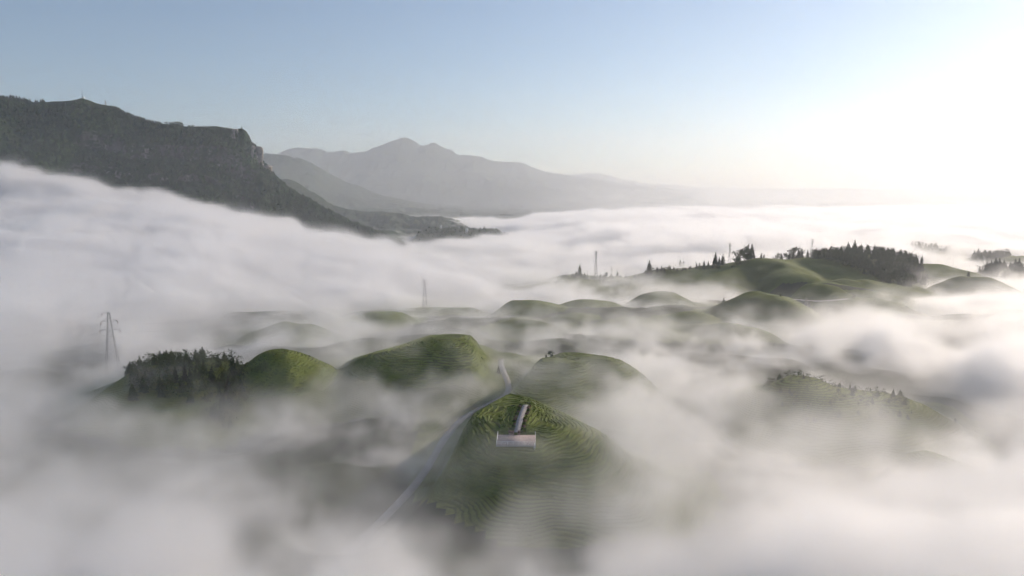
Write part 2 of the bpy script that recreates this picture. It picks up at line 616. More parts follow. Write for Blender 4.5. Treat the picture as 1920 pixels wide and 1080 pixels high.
ridge('mountain_range', [(380, 305), (440, 296), (500, 286), (525, 288), (540, 280), (556, 275), (575, 279), (590, 277), (612, 285),
      (648, 282), (656, 288), (690, 284), (720, 269), (745, 261), (760, 259), (772, 263), (787, 273), (802, 271), (816, 268), (838, 279), (846, 281), (860, 291),
      (890, 292), (920, 300), (950, 303), (982, 305), (1000, 315), (1030, 324), (1080, 331), (1140, 341), (1230, 352), (1300, 358)],
      10800, 10800, 3200, 1500, GROUND, 420, 70, 150, 900, M_FARWOOD, 21, 'farthest hazy mountain range with twin peaks in the middle')
ridge('mountain_range', [(960, 340), (1010, 333), (1060, 329), (1115, 324), (1150, 332), (1200, 342), (1300, 350), (1450, 354), (1600, 353), (1750, 355), (1950, 353), (2150, 356)],
      14200, 14200, 1900, 1000, GROUND, 300, 40, 120, 1000, M_FARWOOD, 22, 'palest range fading into the white haze at right')
ridge('mountain_range', [(420, 300), (480, 296), (500, 289), (530, 291), (560, 297), (590, 308), (620, 326), (650, 341), (690, 356), (720, 366), (780, 380), (850, 392), (930, 404), (1000, 416)],
      6200, 6600, 1700, 900, GROUND, 300, 60, 90, 500, M_FARWOOD, 23, 'blue-grey mountain shoulder behind the cliff')
ridge('wooded_ridge', [(480, 330), (530, 337), (548, 336), (562, 344), (580, 357), (600, 369), (625, 385), (650, 392), (690, 397), (720, 398), (755, 400), (770, 406), (800, 405), (828, 404), (846, 411), (870, 417), (895, 430), (930, 452)],
      3300, 3000, 700, 500, GROUND, 420, 60, 40, 160, M_FARWOOD, 24, 'grey-green wooded ridge above the distant village')

# the great cliff on the left ------------------------------------------------
CREST = [(-120, 182), (-60, 178), (-20, 180), (0, 182), (30, 184), (55, 190), (66, 192), (90, 191), (130, 189), (143, 187), (155, 184), (168, 188), (185, 195), (200, 197), (215, 202),
         (235, 212), (260, 222), (290, 231), (310, 233), (330, 232), (346, 237), (380, 238), (405, 236), (420, 240), (432, 242), (436, 245), (441, 246), (446, 242), (455, 241),
         (462, 246), (467, 255), (471, 267), (480, 271), (482, 291), (487, 300), (497, 307), (505, 312), (511, 323), (520, 332), (540, 349), (560, 362), (600, 385), (640, 406), (680, 426), (720, 440), (760, 462)]
NU, NV = 760, 230
u, py = interp_px(CREST, NU)
D = np.interp(u, [-120, 200, 480, 760], [1900, 1980, 2000, 1880])
cx = np.array([P(a, b, d).x for a, b, d in zip(u, py, D)])
cz = np.array([P(a, b, d).z for a, b, d in zip(u, py, D)])
ker = np.hanning(91); ker /= ker.sum()
czs = np.convolve(np.pad(cz, 45, mode='edge'), ker, mode='valid')     # the broad shape of the mountain under its crags
v = np.linspace(0, 1, NV)
V = np.broadcast_to(v[None, :], (NU, NV))
U = np.broadcast_to(u[:, None], (NU, NV))
Hc = (czs - GROUND)[:, None]
# fraction of the drop taken in cliff bands, strongest left of the tower
cl = sstep((u - 120) / 90) * sstep((512 - u) / 26)
cl = np.maximum(cl, 0.35 * sstep((60 - u) / 40))[:, None]
wob = 0.05 * fbm2(U / 60, V * 0 + 3, 31, 3)
b1, b2 = 0.16 + wob - 0.02 * sstep((u - 400) / 60)[:, None], 0.0
thick1 = 0.15 + 0.10 * sstep((u - 405) / 40)[:, None]
steep1 = sstep((V - b1) / 0.03) * sstep((b1 + thick1 - V) / 0.03)
b2 = b1 + thick1 + 0.07
steep2 = sstep((V - b2) / 0.03) * sstep((b2 + 0.10 - V) / 0.03)
run_rate = 1.25 - cl * (1.12 * np.maximum(steep1, steep2 * 0.9)) + cl * 0.35 * sstep((V - 0.4) / 0.2)
drop = np.cumsum(np.ones_like(V) / NV, axis=1) - 1.0 / NV
run = np.cumsum(run_rate, axis=1) / NV
run = run - run[:, :1]
Z = czs[:, None] - Hc * drop + (cz - czs)[:, None] * np.exp(-(V / 0.10) ** 1.5)
Y = D[:, None] - Hc * run
X = cx[:, None] + (D[:, None] - Y) * (-cx[:, None] / D[:, None]) * 0.30 + 0.0 * V
# gullies and buttresses
g1 = fbm2(X / 95, Z / 190, 33, 4, 0.55)
g2 = fbm2(X / 22, Z / 60, 35, 4, 0.6)
rockw = cl * np.maximum(steep1, steep2)
fade = sstep(V / 0.10)
Y = Y - fade * (34 * g1 * (0.45 + V) + 11 * g2 * (0.3 + rockw))
lump = fbm3(X / 11, Y / 11, Z / 11, 37, 3, 0.6)
Z = Z + (1 - rockw) * (6.0 * lump) * (0.25 + 0.75 * fade)
X = X + rockw * 3.0 * fbm3(X / 16, Y / 16, Z / 8, 39, 3)
# knoll standing out at the far left
kn = np.exp(-(((U - 8) / 44) ** 2 + ((V - 0.30) / 0.11) ** 2))
Y = Y - 95 * kn
Z = Z + 26 * kn
front = np.stack([X, Y, Z], -1)
nb = 24
vb = np.linspace(1, 0.04, nb)[None, :]
BX = cx[:, None] * (1 + 0.25 * vb)
BY = D[:, None] + vb * 900
BZ = cz[:, None] - Hc * (vb * 1.0) + 20 * fbm2(BX / 120, BY / 120, 41, 3) * np.minimum(vb * 4, 1)
verts = np.concatenate([np.stack([BX, BY, BZ], -1), front], axis=1)
cliff = link('cliff_mountain', mesh_np('cliff_mountain', verts, grid_faces(NU, NV + nb), True), M_MTN,
             kind='structure', label='big dark cliff mountain rising out of the fog at left')
CLIFF_FRONT = front
CU, CPY, CD = u, py, D


def rock_blob(name, c, size, seed, mat, parent=None, **props):
    """an upright weathered rock: stacked jittered rings"""
    n, m = 18, 22
    vs, fs = [], []
    for j in range(m + 1):
        t = j / m
        r = 1.0 + 0.28 * math.sin(t * 7.3 + seed) + 0.10 * math.sin(t * 19 + seed * 2)
        r *= (1.35 - 0.45 * t) if t < 0.9 else (0.95 - 4.0 * (t - 0.9))
        for i in range(n):
            a = 2 * math.pi * i / n
            q = 1 + 0.22 * math.sin(3 * a + seed + t * 3) + 0.16 * random.uniform(-1, 1)
            vs.append((c[0] + size[0] * r * q * math.cos(a), c[1] + size[1] * r * q * math.sin(a), c[2] + size[2] * t))
    vs.append((c[0], c[1], c[2] + size[2] * 1.01))
    for j in range(m):
        for i in range(n):
            i2 = (i + 1) % n
            fs.append((j * n + i, j * n + i2, (j + 1) * n + i2, (j + 1) * n + i))
    tri = [(m * n + i, m * n + (i + 1) % n, (m + 1) * n) for i in range(n)]
    me = mesh_np(name, vs, [np.array(fs), np.array(tri)], False)
    return link(name, me, mat, parent, **props)


p = P(489, 326, 1985)
rock_blob('rock_pillar', (p.x, p.y, p.z), (9.0, 10.0, 76), 1.3, M_ROCK, kind='structure', label='free-standing rock tower at the end of the cliff')
p = P(477, 322, 1975)
rock_blob('rock_pillar', (p.x, p.y, p.z), (8.0, 9.0, 72), 4.1, M_ROCK, kind='structure', label='rock buttress joined to the cliff beside the free-standing tower')
p = P(503, 332, 1980)
rock_blob('rock_pillar', (p.x, p.y, p.z), (10.0, 10.0, 34), 2.2, M_ROCK, kind='structure', label='short rock step below the free-standing tower')
p = P(442, 262, 1985)
rock_blob('rock_pillar', (p.x, p.y, p.z), (9.0, 10.0, 30), 6.2, M_ROCK, kind='structure', label='dark crag on the brow of the cliff')

# ------------------------------------------------------------------ trees
def conifer_mesh(seed, tiers=11, open_=0.0):
    """height 1; drooping branch sprays in tiers, each spray a few needle blades"""
    r = random.Random(seed)
    vs, fs = [], []
    for k in range(tiers):
        t = k / (tiers - 1)
        z = 0.14 + 0.82 * t
        rad = (0.19 * (1 - t) ** 0.8 + 0.018) * r.uniform(0.7, 1.2)
        nb_ = int(9 - 4 * t)
        a0 = r.uniform(0, 6.28)
        for b in range(nb_):
            if r.random() < open_: continue
            a = a0 + 6.283 * b / nb_ + r.uniform(-0.3, 0.3)
            L = rad * r.uniform(0.65, 1.25)
            ca, sa = math.cos(a), math.sin(a)
            droop = -0.35 * L
            for s in (-1, 0, 1):
                w = L * 0.36
                zz = z + r.uniform(-0.015, 0.015)
                i = len(vs)
                vs += [(0.008 * ca, 0.008 * sa, zz + 0.03), (0.55 * L * ca - s * w * sa - w * 0.5 * sa, 0.55 * L * sa + s * w * ca + w * 0.5 * ca, zz + droop * 0.3 + r.uniform(-.01, .01)),
                       (L * ca * (1 - 0.15 * abs(s)) - s * w * sa, L * sa * (1 - 0.15 * abs(s)) + s * w * ca, zz + droop), (0.55 * L * ca - s * w * sa + w * 0.5 * sa, 0.55 * L * sa + s * w * ca - w * 0.5 * ca, zz + droop * 0.5)]
                fs.append((i, i + 1, i + 2, i + 3))
                j = len(vs)
                vs += [(0.3 * L * ca, 0.3 * L * sa, zz + 0.025), (L * ca * 0.9 - s * w * sa, L * sa * 0.9 + s * w * ca, zz + droop + 0.02), (0.7 * L * ca, 0.7 * L * sa, zz + droop - 0.035)]
                fs.append((j, j + 1, j + 2, j + 2))
    quads = [f for f in fs if f[2] != f[3]]
    tris = [f[:3] for f in fs if f[2] == f[3]]
    i = len(vs)
    vs += [(0.012, 0, 0.93), (-0.006, 0.01, 0.93), (-0.006, -0.01, 0.93), (0, 0, 1.0)]
    tris += [(i, i + 1, i + 3), (i + 1, i + 2, i + 3), (i + 2, i, i + 3)]
    return np.array(vs, np.float32), np.array(quads), np.array(tris)


def broadleaf_mesh(seed, n=520, wide=0.36, lo=0.22, clumps=13):
    r = random.Random(seed)
    cs = []
    for k in range(clumps):
        t = r.random()
        z = lo + (0.92 - lo) * t
        rr = wide * math.sqrt(max(0.05, 1 - (2 * t - 0.9) ** 2)) * r.uniform(0.2, 0.85)
        a = r.uniform(0, 6.28)
        cs.append((rr * math.cos(a), rr * math.sin(a), z, r.uniform(0.10, 0.18) * wide / 0.36))
    vs, fs = [], []
    for k in range(n):
        c = cs[k % clumps]
        d = Vector((r.gauss(0, 1), r.gauss(0, 1), r.gauss(0, 0.8))).normalized() * c[3] * r.uniform(0.6, 1.05)
        p = Vector(c[:3]) + d
        nrm = (d.normalized() + Vector((r.gauss(0, .5), r.gauss(0, .5), r.gauss(0, .5) + 0.3))).normalized()
        s = nrm.cross(Vector((r.gauss(0, 1), r.gauss(0, 1), r.gauss(0, 1)))).normalized()
        t = nrm.cross(s)
        sz = r.uniform(0.022, 0.045)
        i = len(vs)
        vs += [tuple(p - s * sz), tuple(p + t * sz * 0.8), tuple(p + s * sz), tuple(p - t * sz * 0.8)]
        fs.append((i, i + 1, i + 2, i + 3))
    return np.array(vs, np.float32), np.array(fs), cs


def trunk_mb(h, r0, limbs=()):
    mb = MB()
    mb.bar((0, 0, -0.04), (0, 0, h * 0.5), r0, r0 * 0.7, 6)
    mb.bar((0, 0, h * 0.5), (0.004, 0.003, h), r0 * 0.7, r0 * 0.25, 6)
    for c in limbs:
        mb.bar((0, 0, max(0.12, c[2] * 0.6)), (c[0], c[1], c[2]), r0 * 0.4, r0 * 0.12, 4)
    return mb


CON = []
for k in range(4):
    vs, q, t = conifer_mesh(100 + k, 11 + k, 0.05 + 0.08 * k)
    CON.append((vs, q, t, mesh_np('conifer_crown', vs, [q, t]), None))
BRO = []
for k in range(4):
    vs, q, cs = broadleaf_mesh(200 + k, 520, 0.30 + 0.05 * (k % 3), 0.16 + 0.08 * (k % 2))
    BRO.append((vs, q, cs, mesh_np('broad_crown', vs, q)))
for c in CON: c[3].materials.append(M_CONIFER)
for c in BRO: c[3].materials.append(M_LEAF)
CON_T, BRO_T = [], []
for k in range(4):
    mb = trunk_mb(0.93, 0.016)
    me = mesh_np('conifer_trunk', mb.v, np.array(mb.f4)); me.materials.append(M_BARK); CON_T.append(me)
    mb = trunk_mb(0.6, 0.024, BRO[k][2][:8])
    me = mesh_np('broad_trunk', mb.v, np.array(mb.f4)); me.materials.append(M_BARK); BRO_T.append(me)


def tree(px, py, D, hm, kind, label, group=None, sink=0.3, z=None, wide=1.0):
    x = P(px, py, D).x
    zz = float(hz(x, D)) if z is None else z
    nm = 'conifer_tree' if kind == 'c' else 'broadleaf_tree'
    k = random.randrange(4)
    e = empty(nm, (x, D, zz - sink), random.uniform(0, 6.28), 1.0, label=label, category='tree')
    e.scale = (hm * wide, hm * wide, hm)
    if group: e['group'] = group
    link('crown', (CON if kind == 'c' else BRO)[k][3], None, e)
    link('trunk', (CON_T if kind == 'c' else BRO_T)[k], None, e)
    return e

# ------------------------------------------------------------------ single trees
ORD = ['leftmost', 'second from left', 'third from left', 'fourth from left', 'fifth from left', 'sixth from left', 'seventh from left',
       'eighth from left', 'ninth from left', 'tenth from left', 'eleventh from left', 'twelfth from left', 'thirteenth from left']


def ranked(spots):
    order = sorted(range(len(spots)), key=lambda i: spots[i][0] if isinstance(spots[i], tuple) else spots[i])
    return [(ORD[order.index(i)], q) for i, q in enumerate(spots)]


RIDGE_C = [  # px, base py, distance, height px, label
    (1087, 514, 795, 26, 'tall layered conifer at the left end of the ridge'),
    (1080, 515, 792, 15, 'small conifer hard against the tall layered one on the ridge end'),
    (1096, 515, 798, 12, 'low conifer right of the tall layered one on the ridge end'),
    (1217, 514, 800, 27, 'tall thin dark conifer standing on the ridge where the slope starts to rise'),
    (1232, 510, 802, 11, 'small conifer just right of the tall thin one on the ridge'),
    (1240, 508, 803, 10, 'second small conifer right of the tall thin one on the ridge'),
    (1257, 505, 806, 6, 'tiny conifer halfway up the ridge slope'),
    (1292, 500, 808, 6, 'tiny dark bush-like conifer left of the three on the upper slope'),
    (1306, 498, 810, 10, 'leftmost of three small conifers on the upper ridge slope'),
    (1320, 498, 810, 13, 'middle of three small conifers on the upper ridge slope'),
    (1328, 498, 812, 11, 'rightmost of three small conifers on the upper ridge slope'),
    (1341, 497, 812, 23, 'left one of the pair of dense pointed conifers on the ridge'),
    (1348, 497, 814, 16, 'shorter conifer between the pair of pointed ones on the ridge'),
    (1355, 497, 815, 22, 'right one of the pair of dense pointed conifers on the ridge'),
    (1402, 490, 826, 30, 'slim conifer rising behind the big round tree'),
    (1409, 490, 828, 28, 'slim conifer just right of the big round tree'),
    (1148, 520, 797, 8, 'tiny lone conifer on the low part of the ridge'),
    (1427, 484, 812, 11, 'thin small conifer alone on the grassy ridge top'),
]
for (px, py, D_, hp, lab) in RIDGE_C:
    tree(px, py, D_, hp / F * D_ * 1.08, 'c', lab, 'dark trees along the ridge', wide=1.2)
for i in range(34):
    px = 1062 + i * 9.6 + random.uniform(-4, 4)
    D_ = 806 + random.uniform(-6, 10)
    tree(px, 508, D_, random.choice((3.0, 3.6, 4.4, 5.5, 6.5)), 'ccb'[i % 3], 'one of the small dark trees dotted along the ridge line', 'small trees dotted along the ridge line', wide=1.3)
FAINT = [(1134, 510, 900, 17), (1147, 512, 910, 26), (1157, 512, 915, 24), (1203, 512, 900, 20), (1228, 510, 905, 27), (1243, 508, 910, 25), (1256, 506, 915, 28),
         (1275, 506, 920, 34), (1281, 506, 922, 33), (1270, 506, 918, 22)]
for rk, (px, py, D_, hp) in ranked(FAINT):
    tree(px, py, D_, hp / F * D_, 'c', rk + ' of the pale conifers standing in fog behind the ridge', 'pale conifers behind the ridge', wide=1.2)
BIGB = [(1386, 497, 818, 34, 'big round dark tree on the ridge, left crown'), (1396, 498, 820, 33, 'big round dark tree on the ridge, right crown'),
        (1381, 497, 816, 20, 'low leafy tree at the left foot of the big round tree'),
        (1403, 497, 818, 22, 'low leafy tree at the right foot of the big round tree'),
        (1432, 484, 815, 8, 'small umbrella-shaped tree alone on the grassy ridge top')]
for (px, py, D_, hp, lab) in BIGB:
    tree(px, py, D_, hp / F * D_, 'b', lab, 'dark trees along the ridge', wide=1.15)
for (px, py, D_, hp, kd, lab) in [
        (1193, 632, 425, 15, 'b', 'small open tree on the front slope of the low tea hill'),
        (1024, 662, 318, 12, 'c', 'small pointed tree left on the hill behind the platform'),
        (1033, 662, 318, 17, 'b', 'leaning bushy tree right on the hill behind the platform'),
        (935, 694, 338, 17, 'c', 'lone slim conifer beside the far end of the road'),
        (1357, 562, 560, 24, 'c', 'thin faint tree in fog left of the nearest dark dome'),
        (1452, 640, 400, 10, 'b', 'dark bush in the bright fog below the dark domes'),
        (1764, 562, 640, 13, 'b', 'small domed tree poking from the bright fog at right'),
        (1674, 752, 268, 18, 'c', 'slim tree on the misty spur at lower right'),
        (1792, 778, 262, 11, 'c', 'small tree fading in the bright fog at far lower right'),
        (1505, 732, 276, 12, 'c', 'dark conifer on the front of the lower right hill'),
        (1463, 566, 500, 6, 'b', 'little bush on the lit side of the nearest dark dome'),
        (1600, 556, 590, 9, 'b', 'leaning bush where the pale track meets the fog'),
        (1808, 512, 760, 12, 'c', 'small thin conifer left of the dark tree line at right'),
        (1816, 514, 740, 13, 'c', 'dark conifer on the left flank of the misty hill at right'),
        (1727, 506, 870, 16, 'c', 'pale conifer left of the pale pointed tea hill'),
        (1770, 500, 880, 14, 'c', 'pale conifer behind the pale pointed tea hill')]:
    tree(px, py, D_, hp / F * D_ * 1.05, kd, lab, wide=1.15)
# skyline conifers of the wooded knoll and the woods at right
for rk, (px, D_, hp) in ranked([(1546, 930, 22), (1559, 935, 24), (1577, 940, 20), (1590, 940, 24), (1602, 945, 27), (1614, 942, 20), (1628, 938, 19), (1640, 940, 22), (1652, 936, 18), (1664, 932, 20)]):
    tree(px, 470, D_, hp / F * D_, 'c', rk + ' of the conifers rising above the wooded knoll', 'skyline conifers on the wooded knoll', wide=1.1)
for rk, (px, D_, hp) in ranked([(1826, 1120, 17), (1833, 1125, 20), (1846, 1130, 18), (1856, 1128, 18), (1866, 1124, 17), (1876, 1120, 15)]):
    tree(px, 482, D_, hp / F * D_, 'c', rk + ' of the grey conifers on the far wood at right edge', 'skyline conifers of the far right wood', wide=1.3)
for rk, (px, D_, hp) in ranked([(1842, 880, 20), (1850, 884, 24), (1858, 886, 23), (1866, 888, 26), (1873, 890, 25), (1882, 888, 22), (1894, 886, 20), (1903, 888, 26), (1910, 890, 28), (1917, 888, 22)]):
    tree(px, 503, D_, hp / F * D_, 'c', rk + ' of the dark conifers in the tree line at right edge', 'dark tree line at the right edge', wide=1.5)
for rk, (px, D_, hp) in ranked([(1465, 862, 17), (1480, 866, 16), (1487, 868, 18), (1497, 870, 24), (1503, 872, 22), (1514, 880, 19), (1530, 884, 24)]):
    tree(px, 482, D_, hp / F * D_, 'c', rk + ' of the dark crest conifers between big round tree and knoll', 'crest conifers left of the wooded knoll', wide=1.15)
for rk, (px, D_, hp) in ranked([(1458, 930, 22), (1484, 935, 28), (1492, 938, 32), (1476, 932, 22), (1503, 940, 24)]):
    tree(px, 480, D_, hp / F * D_, 'b', rk + ' of the grey round trees in fog behind the crest', 'grey round trees behind the crest', wide=1.2)
for (px, py, D_, hp, kd, lab) in [
        (397, 700, 285, 44, 'c', 'slender dark conifer right of the leafy clump on the left hill'),
        (427, 700, 282, 46, 'c', 'dense dark conifer next to the bright tea hill'),
        (436, 690, 300, 44, 'c', 'faint taller conifer behind the dense dark one beside the bright tea hill'),
        (328, 692, 284, 36, 'c', 'dark conifer at the left end of the leafy clump on the left hill'),
        (346, 692, 286, 34, 'c', 'conifer in the middle of the leafy clump on the left hill'),
        (372, 694, 288, 32, 'b', 'feathery leafy tree on top of the left hill'),
        (312, 694, 286, 26, 'b', 'thin leafy tree leaning left on the left hill'),
        (410, 702, 284, 26, 'b', 'small leafy tree between the two conifers on the left hill')]:
    tree(px, py, D_, hp / F * D_, kd, lab, wide=1.1)
# ridge-line trees and mast on the cliff mountain
for rk, px in ranked([2, 8, 14, 20, 25, 31, 37, 42, 46, 50, 56]):
    y_ = np.interp(px, CU, CPY); d_ = np.interp(px, CU, CD)
    q = P(px, y_, d_)
    tree(px, y_, d_, random.uniform(9, 16), 'c', rk + ' tiny conifer in the skyline row at far left', 'skyline row at the far left of the cliff mountain', z=q.z, wide=1.6, sink=3)
for rk, px in ranked([67, 71, 76, 80, 83]):
    y_ = np.interp(px, CU, CPY); d_ = np.interp(px, CU, CD)
    tree(px, y_, d_, random.uniform(10, 14), 'c', rk + ' tiny conifer in the clump left of the summit mast', 'skyline clump left of the mast', z=P(px, y_, d_).z, wide=1.7, sink=3)
for i in range(46):
    px = 211 + i * 1.9 + random.uniform(-.6, .6)
    y_ = np.interp(px, CU, CPY); d_ = np.interp(px, CU, CD)
    tree(px, y_, d_, random.uniform(6, 12), random.choice('ccb'), 'tiny tree in the dense row on the falling skyline right of the mast', 'skyline row right of the mast', z=P(px, y_, d_).z, wide=1.8, sink=3)
for rk, px in ranked([313, 319, 324, 328, 331, 334, 338, 342]):
    y_ = np.interp(px, CU, CPY); d_ = np.interp(px, CU, CD)
    tree(px, y_, d_, random.uniform(9, 15), 'b', rk + ' small round tree in the clump on the cliff skyline', 'skyline clump above the cliff', z=P(px, y_, d_).z, wide=1.3, sink=3)
for rk, px in ranked([357, 363, 379, 384, 389, 421, 425, 430]):
    y_ = np.interp(px, CU, CPY); d_ = np.interp(px, CU, CD)
    tree(px, y_, d_, random.uniform(4, 7), 'b', rk + ' tiny spreading tree on the flat cliff skyline', 'tiny trees on the cliff brow', z=P(px, y_, d_).z, wide=1.7, sink=1)

# ------------------------------------------------------------------ woods that read as one mass
def forest(name, spots, label, mix=0.5, light=False):
    """spots: (x, y, z, height, width factor); each tree is a full crown, all of them joined"""
    V_, Q_, T_, base = [], [], [], 0
    for (x, y, z, h, w) in spots:
        k = random.randrange(4)
        a = random.uniform(0, 6.28); ca, sa = math.cos(a), math.sin(a)
        if random.random() < mix:
            vs, q, t = CON[k][0], CON[k][1], CON[k][2]
            vs = vs if not light else vs
        else:
            vs, q, t = BRO[k][0], BRO[k][1], None
            if light:
                n_ = 4 * 130
                vs, q = vs[:n_], q[:130]
        vx = (vs[:, 0] * ca - vs[:, 1] * sa) * h * w + x
        vy = (vs[:, 0] * sa + vs[:, 1] * ca) * h * w + y
        V_.append(np.stack([vx, vy, vs[:, 2] * h + z], -1))
        Q_.append(q + base)
        if t is not None: T_.append(t + base)
        base += len(vs)
    if not V_: return None
    fl = [np.concatenate(Q_)]
    if T_: fl.append(np.concatenate(T_))
    return link(name, mesh_np(name, np.concatenate(V_), fl), M_LEAF if mix < 0.5 else M_CONIFER, kind='stuff', label=label)


def scatter(px0, px1, D0, D1, n, h0, h1, w, keep):
    out = []
    while len(out) < n:
        D_ = random.uniform(D0, D1)
        px = random.uniform(px0, px1)
        if not keep(px, D_): continue
        x = (px - 960) / F * D_ * 1.01
        out.append((x, D_, float(hz(x, D_)) - 0.4, random.uniform(h0, h1), w * random.uniform(0.85, 1.3)))
    return out


forest('woodland', scatter(1520, 1715, 735, 985, 950, 8, 14, 1.25, lambda px, d: d > 800 + 0.5 * max(0, 1600 - px) - 0.9 * max(0, px - 1615)), 'dense dark wood covering the knoll on the right', 0.45, True)
forest('woodland', scatter(1665, 1775, 1230, 1330, 150, 8, 14, 1.3, lambda px, d: True), 'pale wood on the far hill floating above the fog', 0.5, True)
forest('woodland', scatter(1818, 1888, 1080, 1160, 150, 9, 14, 1.3, lambda px, d: True), 'grey wood on the far hill at the right edge', 0.6, True)
forest('woodland', scatter(1832, 1935, 860, 925, 130, 9, 13, 1.35, lambda px, d: True), 'dark wood behind the tree line at the right edge', 0.6, True)
forest('woodland', scatter(225, 445, 264, 318, 270, 3.5, 7.5, 1.35, lambda px, d: d > 270 - 0.04 * (px - 300)), 'dark leafy thicket over the left hill', 0.25, True)
forest('woodland', scatter(1055, 1135, 780, 815, 60, 3, 6, 1.4, lambda px, d: True), 'low scrub along the left end of the ridge', 0.3, True)
forest('woodland', scatter(1225, 1350, 795, 812, 60, 2.5, 5, 1.4, lambda px, d: True), 'low dark hedge scrub along the rising ridge', 0.5, True)
forest('woodland', scatter(1440, 1730, 250, 296, 260, 1.2, 3.2, 1.5, lambda px, d: True), 'dark scrub over the misty hill at lower right', 0.2, True)
forest('woodland', scatter(1690, 1735, 800, 850, 70, 7, 12, 1.3, lambda px, d: True), 'dark trees at the right foot of the wooded knoll', 0.6, True)
# canopy on the flank of the cliff mountain
def far_crown(seed, conifer):
    """a small rough crown for trees two kilometres off: jagged rings, flat faces"""
    r = random.Random(seed)
    rings = [(0.0, 0.16), (0.25, 0.5), (0.55, 0.42), (0.82, 0.26)] if not conifer else [(0.0, 0.2), (0.12, 0.46), (0.45, 0.24), (0.5, 0.34), (0.8, 0.12)]
    n_, vs, q, t = 6, [], [], []
    for (z, rad) in rings:
        a0 = r.uniform(0, 1)
        for k in range(n_):
            a = a0 + 6.283 * k / n_
            rr = rad * r.uniform(0.65, 1.3)
            vs.append((rr * math.cos(a), rr * math.sin(a), z + r.uniform(-0.07, 0.07)))
    for m_ in range(len(rings) - 1):
        for k in range(n_):
            k2 = (k + 1) % n_
            q.append((m_ * n_ + k, m_ * n_ + k2, (m_ + 1) * n_ + k2, (m_ + 1) * n_ + k))
    vs.append((0, 0, 1.0 if not conifer else 1.25))
    b = (len(rings) - 1) * n_
    for k in range(n_): t.append((b + k, b + (k + 1) % n_, len(vs) - 1))
    return np.array(vs, np.float32), np.array(q), np.array(t)


FAR = [far_crown(300 + k, k % 2 == 0) for k in range(8)]
fr = CLIFF_FRONT
V_, Q_, T_, base = [], [], [], 0
cnt = 0
while cnt < 7000:
    i = random.randrange(NU); j = int(random.random() ** 1.2 * NV * 0.86)
    px = CU[i]
    if j < 8 and 86 < px < 206: continue
    if rockw[i, j] > 0.35 and random.random() < 0.85: continue
    if px < 500 and j > 20 and random.random() < 0.2: continue
    p = fr[i, j]
    vs, q, t = FAR[random.randrange(8)]
    h = random.uniform(7, 15) * (0.6 if j < 8 else 1.0)
    w = h * random.uniform(0.55, 0.95)
    V_.append(np.stack([vs[:, 0] * w + p[0] + random.uniform(-2, 2), vs[:, 1] * w + p[1], vs[:, 2] * h + p[2] - 2.5], -1))
    Q_.append(q + base); T_.append(t + base); base += len(vs); cnt += 1
link('woodland', mesh_np('woodland', np.concatenate(V_), [np.concatenate(Q_), np.concatenate(T_)]), M_CANOPY, kind='stuff', label='forest canopy clothing the cliff mountain')

# ------------------------------------------------------------------ pylons
def pylon(px, base_py, top_py, D_, label, arms=3, arm=3.4, half=2.3, thick=0.13, z=None, rz=0.5):
    x = P(px, base_py, D_).x
    z0 = float(hz(x, D_)) - 0.3 if z is None else z
    h = P(px, top_py, D_).z - z0
    e = empty('lattice_pylon', (x, D_, z0), rz, label=label, category='pylon')

    def hw(t): return half * (1 - t) ** 1.15 + 0.42
    lv = [0.0, 0.16, 0.31, 0.45, 0.57, 0.67, 0.76, 0.84, 0.92, 1.0]
    for sx_, sy_ in ((1, 1), (1, -1), (-1, -1), (-1, 1)):
        mb = MB()
        for a, b in zip(lv[:-1], lv[1:]):
            mb.bar((sx_ * hw(a), sy_ * hw(a), a * h), (sx_ * hw(b), sy_ * hw(b), b * h), thick, thick * 0.9)
        mb.build('leg', M_STEEL, e)
    mb = MB()
    for a, b in zip(lv[:-1], lv[1:]):
        for (p0, p1) in (((1, 1), (1, -1)), ((1, -1), (-1, -1)), ((-1, -1), (-1, 1)), ((-1, 1), (1, 1))):
            A0 = (p0[0] * hw(a), p0[1] * hw(a), a * h); B1 = (p1[0] * hw(b), p1[1] * hw(b), b * h)
            A1 = (p1[0] * hw(a), p1[1] * hw(a), a * h); B0 = (p0[0] * hw(b), p0[1] * hw(b), b * h)
            mb.bar(A0, B1, thick * 0.5); mb.bar(A1, B0, thick * 0.5); mb.bar(B0, B1, thick * 0.5)
    mb.build('bracing', M_STEEL, e)
    tips = []
    for k in range(arms):
        t = 0.985 - 0.125 * k if arms > 1 else 0.9
        L = arm * (0.8 + 0.2 * k)
        for s in (-1, 1):
            if k == 0 and s == 1 and arms > 2: continue
            mb = MB()
            w = hw(t)
            mb.bar((s * w, w, t * h), (s * L, 0, t * h + 0.15), thick * 0.8)
            mb.bar((s * w, -w, t * h), (s * L, 0, t * h + 0.15), thick * 0.8)
            mb.bar((s * w, 0, t * h + 1.3), (s * L, 0, t * h + 0.15), thick * 0.6)
            mb.build('cross_arm', M_STEEL, e)
            ib = MB()
            ib.bar((s * L, 0, t * h + 0.1), (s * L, 0, t * h - 1.5), 0.12, 0.12, 6)
            for q in range(4): ib.bar((s * L, 0, t * h - 0.3 - q * 0.3), (s * L, 0, t * h - 0.4 - q * 0.3), 0.22, 0.22, 6)
            ib.build('insulator', M_PORC, e)
            c, s_ = math.cos(rz), math.sin(rz)
            tips.append(Vector((x + s * L * c, D_ + s * L * s_, z0 + t * h - 1.5)))
    return e, tips


def wire(a, b, sag, r, label):
    mb = MB()
    n_ = 14
    pts = [a.lerp(b, k / n_) - Vector((0, 0, sag * 4 * (k / n_) * (1 - k / n_))) for k in range(n_ + 1)]
    for p0, p1 in zip(pts[:-1], pts[1:]): mb.bar(p0, p1, r)
    return mb.build('power_line', M_STEEL, label=label, category='cable', group='power lines')


